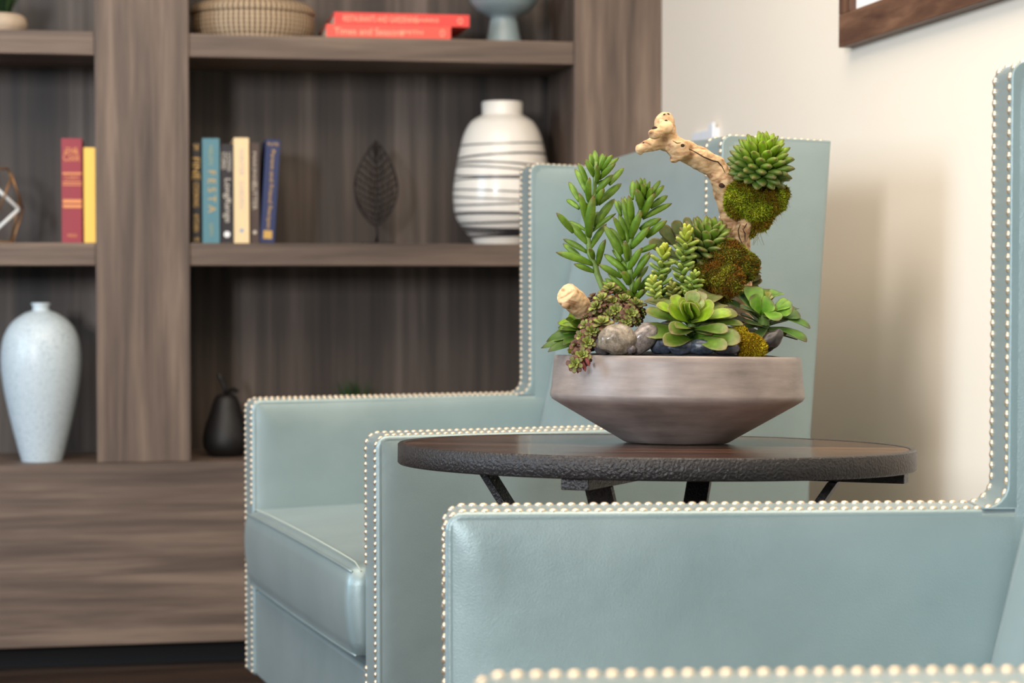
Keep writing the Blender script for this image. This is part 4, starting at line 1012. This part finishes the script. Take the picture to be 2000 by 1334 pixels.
def rosette(mb, ctr, axis, n, l0, l1, e0, e1, w, thick, prof, cols, drop=0.0, cup=.12, curve=.05, rnd=None, jit=.06, start=0.0, pw=1.0, ball=None):
    rnd = rnd or random.Random(1); axis = Vector(axis).normalized()
    a = axis.cross(Vector((0, 1, .1))).normalized(); b = axis.cross(a)
    for k_ in range(n):
        t = (k_ + .5) / n; an = start + k_ * 2.39996 + rnd.uniform(-jit, jit)
        rad = a * math.cos(an) + b * math.sin(an); el = math.radians(e0 + (e1 - e0) * t ** pw) + rnd.uniform(-jit, jit)
        L = (l0 + (l1 - l0) * min(1, t * 1.25)) * rnd.uniform(.92, 1.08)
        d = axis * math.cos(el) + rad * math.sin(el); nr = axis * math.sin(el) - rad * math.cos(el)
        if ball:                                                     # leaf tips on a dome, leaves rising toward the crown
            tip = ctr + d * ball; e2 = el * .76; d = axis * math.cos(e2) + rad * math.sin(e2); nr = axis * math.sin(e2) - rad * math.cos(e2)
            c0, c1, ce, ct = cols(t, rnd); ww = w * (.7 + .3 * min(1, t * 1.6))
            mb.leaf(tip - d * L, tip, nr, ww, thick * ww, prof, curve=curve, cup=cup, c0=c0, c1=c1, ce=ce, ctip=ct, M=8); continue
        base = ctr - axis * drop * t + rad * (.04 * L)
        c0, c1, ce, ct = cols(t, rnd)
        ww = w * (.55 + .45 * min(1, t * 1.6)) * L / l1
        mb.leaf(base, base + d * L, nr, ww, thick * ww, prof, curve=curve, cup=cup, c0=c0, c1=c1, ce=ce, ctip=ct, M=8)
def lerp3(a, b, t): return tuple(a[i] * (1 - t) + b[i] * t for i in range(3))
def plant(name, label, origin, build, mat=None, stem=None):
    r = thing(name, label, 'succulent', Matrix.Translation(origin)); mb = MB(); build(mb)
    mb.v = [(v[0] - origin.x, v[1] - origin.y, v[2] - origin.z) for v in mb.v]
    obj('leaves', mb, mat or M_leaf, r)
    if stem:
        obj('stem', MB().tube([Vector(p) - origin for p in stem[0]], stem[1], 8, col=srgb(96, 124, 60)), M_leaf, r)
    return r
# high rosette on the driftwood
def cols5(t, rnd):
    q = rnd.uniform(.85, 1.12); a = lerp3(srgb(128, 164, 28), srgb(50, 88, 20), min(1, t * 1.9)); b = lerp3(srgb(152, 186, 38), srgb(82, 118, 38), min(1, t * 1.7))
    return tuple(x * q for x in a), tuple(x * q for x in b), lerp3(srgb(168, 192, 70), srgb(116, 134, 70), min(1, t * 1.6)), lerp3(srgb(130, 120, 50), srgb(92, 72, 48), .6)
c5 = at(1486, 322, 2.125)
plant('rosette_succulent', 'round cone-like green rosette perched high on the driftwood', c5,
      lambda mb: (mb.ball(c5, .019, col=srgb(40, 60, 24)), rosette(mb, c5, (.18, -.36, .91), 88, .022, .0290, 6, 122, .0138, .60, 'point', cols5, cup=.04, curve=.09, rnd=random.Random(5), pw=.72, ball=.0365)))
# rosette behind, tucked left of the driftwood
c4 = at(1376, 482, 2.135)
def cols4(t, rnd):
    q = rnd.uniform(.8, 1.1); a = lerp3(srgb(112, 152, 44), srgb(62, 96, 36), min(1, t * 1.7)); b = lerp3(srgb(134, 168, 56), srgb(98, 124, 58), min(1, t * 1.5))
    return tuple(x * q for x in a), tuple(x * q for x in b), srgb(152, 156, 100), srgb(120, 92, 62)
def b4(mb):
    mb.ball(c4, .016, col=srgb(40, 56, 26)); rosette(mb, c4, (.32, -.42, .84), 66, .022, .0290, 6, 118, .0150, .45, 'point', cols4, cup=.08, curve=.08, rnd=random.Random(8), pw=.72, ball=.0345)
    # its broad lower leaves spread left behind the finger stems
    for t, b, wv in (((1290, 440), (1330, 490), 26), ((1318, 430), (1335, 480), 24), ((1340, 424), (1350, 470), 18), ((1360, 424), (1362, 470), 18), ((1268, 470), (1330, 505), 26), ((1290, 466), (1330, 482), 14), ((1300, 500), (1340, 505), 22)):
        leaf_px(mb, t, b, 2.16, 2.165, wv, 'paddle', thick=.12, cup=.1, c0=srgb(84, 104, 52), c1=srgb(112, 126, 78), ce=srgb(128, 112, 70))
plant('rosette_succulent', 'dense pointed green rosette in the middle, left of the driftwood foot', c4, b4)
# greyed rosette behind the lower moss ball
c9 = at(1450, 560, 2.19)
def b9(mb):
    for t, b, wv in (((1479, 502), (1462, 540), 26), ((1470, 508), (1455, 545), 20), ((1487, 540), (1440, 556), 18), ((1489, 548), (1440, 562), 20), ((1462, 556), (1430, 562), 14), ((1482, 560), (1440, 566), 12)):
        leaf_px(mb, t, b, 2.19, 2.18, wv, 'paddle', thick=.14, cup=.14, nrm=(.2, -.8, .6), c0=srgb(84, 104, 62), c1=srgb(108, 122, 84), ce=srgb(128, 118, 88), ctip=srgb(110, 80, 60))
plant('rosette_succulent', 'grey-green rosette mostly hidden behind the brown moss ball', c9, b9, M_leafm)

# trailing sedum columns
def sedum(label, path, Y0, Lpx, wpx, cA, cB, seed, turns=None):
    rnd = random.Random(seed); pts = [at(p[0], p[1], Y0) for p in path]; org = pts[-1]
    r = thing('sedum_sprig', label, 'succulent', Matrix.Translation(org), 'pale sedum sprigs'); mb = MB()
    seg = []; tot = 0
    for a, b in zip(pts[:-1], pts[1:]): seg.append((a, b, tot, (b - a).length)); tot += (b - a).length
    step = Lpx * U * .118; n = int(tot / step)
    for i in range(n):
        d = i * step; f = d / tot
        for a, b, t0, l in seg:
            if d <= t0 + l: p = a.lerp(b, (d - t0) / l); ax = (a - b).normalized(); break
        s = ax.cross(Vector((0, 1, .2))).normalized(); q = ax.cross(s); an = i * 2.39996 + rnd.uniform(-.15, .15)
        rad = s * math.cos(an) + q * math.sin(an)
        el = math.radians(22 + 50 * min(1, f * 5 + .0) + rnd.uniform(-7, 7)); L = Lpx * U * (.62 + .38 * min(1, f * 6)) * rnd.uniform(.9, 1.1)
        dd = ax * math.cos(el) + rad * math.sin(el); nr = ax * math.sin(el) - rad * math.cos(el)
        c = lerp3(cA, cB, min(1, f * 3.5)); kq = rnd.uniform(.88, 1.1); c = tuple(x * kq for x in c)
        mb.leaf(p - org, p - org + dd * L, nr, wpx * U, wpx * U * .75, 'oval', curve=-.10, c0=tuple(x * .85 for x in c), c1=c, ce=c, ctip=lerp3(c, srgb(210, 205, 120), .4), M=7)
    obj('leaves', mb, M_leaf, r)
    obj('stem', MB().tube([p - org for p in pts], .0016, 6, col=srgb(120, 140, 70)), M_leaf, r)
yl, gr_ = srgb(184, 190, 58), srgb(136, 160, 72)
sedum('tallest pale sedum sprig with a yellow tip, in the middle of the bowl', [(1341, 452), (1340, 480), (1333, 510), (1333, 540), (1331, 575), (1334, 600)], 2.085, 26, 11.5, yl, gr_, 21)
sedum('pale sedum sprig with a yellow tip, left of the tallest sprig', [(1297, 488), (1294, 510), (1289, 535), (1292, 560), (1296, 590), (1302, 610)], 2.085, 26, 11.5, yl, gr_, 22)
sedum('short lime sedum sprig at the front, just above the open rosette left side', [(1276, 548), (1277, 562), (1280, 585)], 2.060, 19, 10, srgb(196, 204, 92), srgb(170, 188, 92), 23)
sedum('short grey-green sedum sprig at the foot of the brown moss ball', [(1358, 538), (1352, 556), (1345, 585)], 2.070, 21, 10, srgb(160, 178, 76), srgb(126, 152, 64), 24)
sedum('low olive sedum sprig between the two tall sprigs', [(1314, 560), (1316, 578), (1318, 600)], 2.075, 19, 10, srgb(140, 140, 66), srgb(120, 128, 62), 25)

# big open rosette, front
def C6(p): return (1240 + p[0] / 5.556, 550 + p[1] / 5.556)
c6 = at(*C6((620, 480)), 2.045)
def b6(mb):
    rosette(mb, at(*C6((620, 470)), 2.06), (0, -.3, 1), 22, .018, .034, 30, 100, .018, .14, 'paddle', lambda t, r_: (srgb(62, 100, 30), srgb(92, 128, 44), srgb(118, 112, 74), srgb(120, 92, 70)), drop=.014, cup=.14, curve=.05, rnd=random.Random(61))
    G0, G1, GE = srgb(74, 114, 26), srgb(104, 132, 46), srgb(124, 120, 78); B0, B1, BE = srgb(118, 162, 24), srgb(142, 176, 40), srgb(152, 164, 74)
    Ls = [  # tip, base, width, dYtip, kind, normal, curve
        ((110, 205), (560, 400), 190, .03, 2, (0, -.3, 1), .06), ((270, 150), (560, 340), 190, .05, 2, (0, -.5, 1), .05), ((840, 130), (640, 330), 240, .06, 2, (0, -.7, .7), .05), ((955, 250), (660, 400), 200, .04, 2, (0, -.4, 1), .05),
        ((105, 365), (560, 440), 150, .0, 0, (0, -.55, .85), -.10), ((225, 235), (540, 400), 150, .02, 0, (0, -.5, 1), .08), ((1110, 372), (640, 400), 150, .015, 0, (0, -.6, .9), -.06), ((1180, 468), (640, 450), 120, .01, 0, (0, -.5, 1), .02),
        ((75, 560), (600, 545), 170, -.012, 0, (0, -.75, .6), .02), ((350, 700), (625, 620), 0, 0, 9, (0, 0, 1), 0), ((1148, 650), (620, 620), 180, -.02, 0, (0, -.75, .6), .05), ((990, 735), (620, 640), 150, -.035, 0, (0, -.8, .6), .04), ((320, 690), (625, 650), 165, -.035, 0, (0, -.75, .6), .08), ((635, 545), (360, 560), 0, 0, 9, (0, 0, 1), 0),
        ((1010, 545), (650, 500), 130, -.02, 0, (0, -.7, .7), .05), ((640, 555), (375, 560), 0, 0, 9, (0, 0, 1), 0), ((1130, 560), (640, 560), 110, .0, 0, (0, -.6, .8), .04), ((385, 560), (630, 540), 165, -.035, 0, (0, -.8, .6), .10), ((450, 500), (620, 520), 110, -.04, 0, (0, -.8, .6), .05),
        ((325, 320), (590, 440), 150, -.012, 1, (0.1, -.75, .6), -.12), ((870, 330), (610, 440), 130, -.018, 1, (0, -.8, .5), -.04), ((1060, 350), (640, 430), 130, .0, 1, (0, -.6, .8), .05), ((865, 240), (640, 380), 130, .0, 1, (-.1, -.7, .7), -.05), ((385, 165), (560, 370), 140, .01, 1, (.3, -.6, .7), -.05), ((230, 260), (520, 400), 120, -.005, 1, (0, -.6, .8), .04),
        ((470, 190), (570, 350), 110, .0, 1, (.3, -.7, .6), -.03), ((730, 110), (620, 300), 130, .02, 2, (0, -.8, .5), .02), ((630, 95), (610, 300), 130, .0, 3, (0, -.9, .4), .02), ((740, 190), (630, 330), 110, .0, 3, (-.3, -.8, .5), .02), ((555, 215), (590, 350), 110, -.012, 1, (.1, -.9, .4), .03), ((650, 240), (600, 380), 170, -.018, 1, (-.05, -.9, .4), .04), ((480, 260), (580, 400), 150, -.014, 1, (.2, -.8, .5), -.02), ((590, 280), (595, 400), 110, -.026, 1, (0, -.9, .4), .02), ((690, 230), (610, 370), 90, -.006, 1, (-.2, -.8, .5), .02)]
    for (t, b, wv, dy, kd, nr, cu) in Ls:
        if kd == 9: continue
        if kd == 0: a, c, e = G0, G1, GE
        elif kd == 1: a, c, e = B0, B1, BE
        elif kd == 2: a, c, e = srgb(96, 118, 62), srgb(128, 136, 88), srgb(140, 126, 98)
        else: a, c, e = srgb(140, 170, 84), srgb(172, 186, 122), srgb(180, 170, 120)
        b = (b[0] * .6 + 620 * .4, b[1] * .75 + (430 if b[1] < 500 else 560) * .25)
        leaf_px(mb, C6(t), C6(b), 2.05, 2.045 + dy, wv / 5.556 * 1.32, 'paddle', nrm=nr, thick=.11, cup=.14, curve=cu, c0=a, c1=c, ce=e, ctip=lerp3(e, srgb(130, 96, 76), .5), M=12)
plant('rosette_succulent', 'large open broad-leaved rosette at the front centre over the rim', c6, b6, stem=([at(*C6((612, 380)), 2.055), at(*C6((615, 540)), 2.055), at(*C6((600, 720)), 2.06)], [.0045, .005, .005]))
# right rosette
c7 = at(*C6((1400, 430)), 2.10)
def b7(mb):
    rosette(mb, at(*C6((1390, 400)), 2.115), (.1, -.3, 1), 20, .018, .038, 30, 104, .019, .14, 'paddle', lambda t, r_: (srgb(44, 76, 26), srgb(66, 100, 36), srgb(96, 108, 56), srgb(84, 60, 44)), drop=.018, cup=.14, curve=.05, rnd=random.Random(71))
    G0, G1, GE = srgb(58, 100, 28), srgb(82, 126, 40), srgb(112, 134, 60); B0, B1 = srgb(84, 134, 32), srgb(108, 154, 46)
    Ls = [((905, 200), (1340, 400), 110, .01, 5, (.0, -.4, 1), .06), ((1190, 445), (1460, 520), 110, -.02, 5, (0, -.5, 1), .03), ((1075, 105), (1310, 360), 150, .02, 0, (.4, -.5, .8), .06), ((1905, 510), (1500, 400), 110, -.005, 0, (.1, -.5, 1), .10), ((1865, 655), (1450, 520), 120, -.02, 0, (.1, -.5, 1), .10), ((1780, 580), (1440, 500), 90, .0, 5, (0, -.4, 1), .06), ((1800, 375), (1520, 400), 130, .0, 0, (0, -.6, .8), .06), ((1760, 290), (1480, 370), 120, .03, 5, (0, -.4, 1), .05),
          ((1255, 55), (1330, 330), 190, .02, 1, (.25, -.8, .5), -.03), ((1400, 80), (1370, 300), 220, .03, 1, (0, -.8, .5), .0), ((1255, 160), (1370, 360), 150, -.01, 1, (.2, -.8, .5), .02), ((1500, 215), (1370, 340), 170, -.005, 1, (-.1, -.8, .6), .02), ((1578, 120), (1430, 190), 130, .02, 1, (0, -.5, .9), .04), ((1690, 235), (1480, 330), 150, .0, 1, (-.1, -.6, .8), .05), ((1720, 300), (1500, 360), 180, -.01, 1, (-.1, -.7, .7), .03), ((1510, 250), (1440, 340), 100, .0, 1, (0, -.8, .5), .0),
          ((1560, 430), (1400, 330), 130, -.03, 1, (.1, -.8, .6), .06), ((1350, 320), (1100, 300), 0, 0, 9, (0, 0, 1), 0), ((1150, 290), (1350, 380), 120, -.02, 5, (0, -.5, .9), .06), ((1450, 100), (1440, 190), 60, .0, 4, (0, -.9, .4), 0), ((1480, 140), (1450, 200), 55, .0, 4, (0, -.9, .4), 0), ((1300, 620), (1450, 480), 90, -.02, 5, (0, -.7, .7), .0), ((1180, 500), (1400, 470), 90, .0, 5, (0, -.5, .9), .0)]
    for (t, b, wv, dy, kd, nr, cu) in Ls:
        if kd == 9: continue
        a, c, e = {0: (G0, G1, GE), 1: (B0, B1, srgb(146, 178, 84)), 4: (srgb(150, 160, 60), srgb(170, 170, 80), srgb(160, 130, 80)), 5: (srgb(56, 84, 40), srgb(76, 104, 54), srgb(116, 118, 76))}[kd]
        leaf_px(mb, C6(t), C6(b), 2.10, 2.10 + dy, wv / 5.556 * 1.3, 'paddle', nrm=nr, thick=.12, cup=.14, curve=cu, c0=a, c1=c, ce=e, ctip=srgb(84, 60, 44), M=12)
plant('rosette_succulent', 'glossy green rosette with upright rounded leaves at the right end, overhanging the rim', c7, b7, stem=([at(*C6((1390, 300)), 2.105), at(*C6((1400, 520)), 2.105), at(*C6((1390, 760)), 2.09)], [.006, .007, .006]))
# left rosette, side on
def C5(p): return (1040 + p[0] / 6.67, 540 + p[1] / 6.67)
c8 = at(*C5((620, 760)), 2.12)
def b8(mb):
    Ls = [((110, 935), (640, 850), 120, .0, 0), ((200, 985), (640, 880), 130, -.02, 0), ((180, 850), (620, 760), 150, .01, 0), ((290, 745), (600, 720), 120, .02, 1), ((335, 665), (600, 700), 130, .01, 1), ((332, 600), (590, 660), 110, .02, 2), ((505, 450), (590, 640), 140, .0, 2), ((745, 405), (610, 580), 150, -.01, 2), ((430, 560), (610, 650), 120, -.01, 1), ((560, 560), (640, 700), 130, -.02, 1), ((400, 900), (660, 800), 130, -.03, 0), ((380, 700), (640, 740), 120, -.02, 1)]
    for (t, b, wv, dy, kd) in Ls:
        a, c, e = {0: (srgb(50, 84, 22), srgb(68, 102, 28), srgb(92, 112, 40)), 1: (srgb(70, 106, 24), srgb(92, 126, 30), srgb(114, 128, 44)), 2: (srgb(112, 150, 32), srgb(132, 164, 40), srgb(140, 134, 52))}[kd]
        leaf_px(mb, C5(t), C5(b), 2.10, 2.10 + dy, wv / 6.67 * 1.3, 'point', nrm=(-.3, -.65, .8), thick=.14, cup=.14, curve=.07, c0=a, c1=c, ce=e, ctip=srgb(62, 44, 30), M=10)
plant('rosette_succulent', 'green rosette lying over the left rim, beside the driftwood stub', c8, b8)

# trailing burgundy and lime rosettes: one plant, each rosette a part
org = at(1180, 640, 2.09)
tp = thing('trailing_sempervivum', 'trailing plant of small lime and burgundy rosettes spilling over the left rim', 'succulent', Matrix.Translation(org))
RS = [(1010, 150, 2.090, 80, (-.1, -.5, .8)), (900, 295, 2.075, 95, (-.2, -.55, .8)), (825, 400, 2.070, 85, (-.5, -.6, .5)), (1200, 305, 2.085, 85, (.2, -.5, .8)), (1355, 360, 2.070, 95, (.2, -.45, .85)), (1090, 440, 2.070, 85, (0, -.9, .3)), (1285, 490, 2.060, 90, (.1, -.9, .3)), (905, 605, 2.052, 105, (0, -.5, .85)), (690, 640, 2.062, 75, (-.5, -.6, .5)), (780, 715, 2.050, 85, (.1, -.85, .4)), (720, 865, 2.045, 85, (.1, -.9, .35)), (650, 1035, 2.030, 90, (0, -.9, .4)), (560, 1140, 2.020, 80, (-.25, -.9, .2)), (790, 275, 2.095, 70, (-.5, -.3, .8)), (1235, 590, 2.058, 75, (0, -.8, .2)), (560, 900, 2.052, 70, (-.6, -.6, .4)), (1100, 200, 2.100, 65, (.2, -.4, .8)), (700, 545, 2.085, 60, (-.5, -.5, .6)), (990, 500, 2.070, 70, (0, -.7, .5)), (1040, 330, 2.085, 75, (0, -.8, .5)), (1400, 470, 2.075, 70, (.4, -.8, .2)), (700, 1090, 2.035, 60, (.5, -.8, -.1)), (950, 225, 2.100, 80, (-.2, -.5, .8)), (1130, 335, 2.090, 80, (0, -.7, .7)), (1000, 410, 2.085, 85, (0, -.8, .5)), (880, 490, 2.078, 80, (-.2, -.8, .5)), (1160, 545, 2.070, 80, (.1, -.9, .3)), (1340, 570, 2.070, 75, (.3, -.8, .2)), (775, 490, 2.085, 75, (-.5, -.6, .5)), (1300, 400, 2.082, 80, (.2, -.6, .7)), (1180, 215, 2.105, 70, (.1, -.4, .9)), (820, 620, 2.062, 75, (0, -.8, .5)), (640, 780, 2.056, 70, (-.4, -.8, .3))]
def colb(dark):
    def f(t, rnd):
        q = rnd.uniform(.8, 1.15)
        if t < (.62 if not dark else .15): c = srgb(156, 176, 84); e = srgb(128, 112, 74)
        elif t < (.82 if not dark else .3): c = srgb(132, 138, 80); e = srgb(112, 62, 54)
        else: c = srgb(112, 84, 66); e = srgb(92, 40, 42)
        c = tuple(x * q for x in c[:3]); return tuple(x * .8 for x in c), c, e, srgb(110, 44, 48)
    return f
for i, (x, y, Y, rr, ax) in enumerate(RS):
    c = at(*C5((x, y)), Y) - org; R = rr / 6.67 * U * 1.28; mb = MB()
    rosette(mb, Vector((0, 0, 0)), ax, 22, R * .45, R * 1.15, 8, 92, R * .62, .22, 'paddle', colb(i in (13, 15, 17, 21)), drop=R * .35, cup=.2, curve=.05, rnd=random.Random(40 + i), jit=.12)
    obj('rosette', mb, M_leafm, tp, mw=Matrix.Translation(c))
mb = MB()
for pth in ([(1010, 180), (1000, 300), (905, 300), (835, 410), (690, 560), (700, 650), (780, 730), (730, 880), (650, 1040), (570, 1130), (600, 1250)], [(1100, 220), (1080, 340), (950, 420), (1040, 480), (900, 600), (1000, 520), (1090, 450), (1280, 500), (1250, 600)], [(1060, 280), (1200, 320), (1360, 370), (1400, 470)]):
    pts = [at(*C5(p), 2.085 - .05 * max(0, min(1, (p[1] - 500) / 600))) + Vector((0, .006, 0)) - org for p in pth]
    mb.tube(pts, .0013, 6, col=srgb(104, 72, 56))
obj('stem', mb, M_leafm, tp)
mb = MB()
for t, b in (((590, 1265), (600, 1120)), ((690, 1240), (650, 1100)), ((540, 1240), (580, 1150)), ((740, 1170), (690, 1050)), ((545, 1060), (640, 1080))):
    mb.leaf(at(*C5(b), 2.027) - org, at(*C5(t), 2.022) - org, (0, -1, .2), .0042, .0008, 'point', curve=.08, c0=srgb(104, 40, 40), c1=srgb(130, 52, 54))
obj('hanging_leaves', mb, M_leafm, tp)
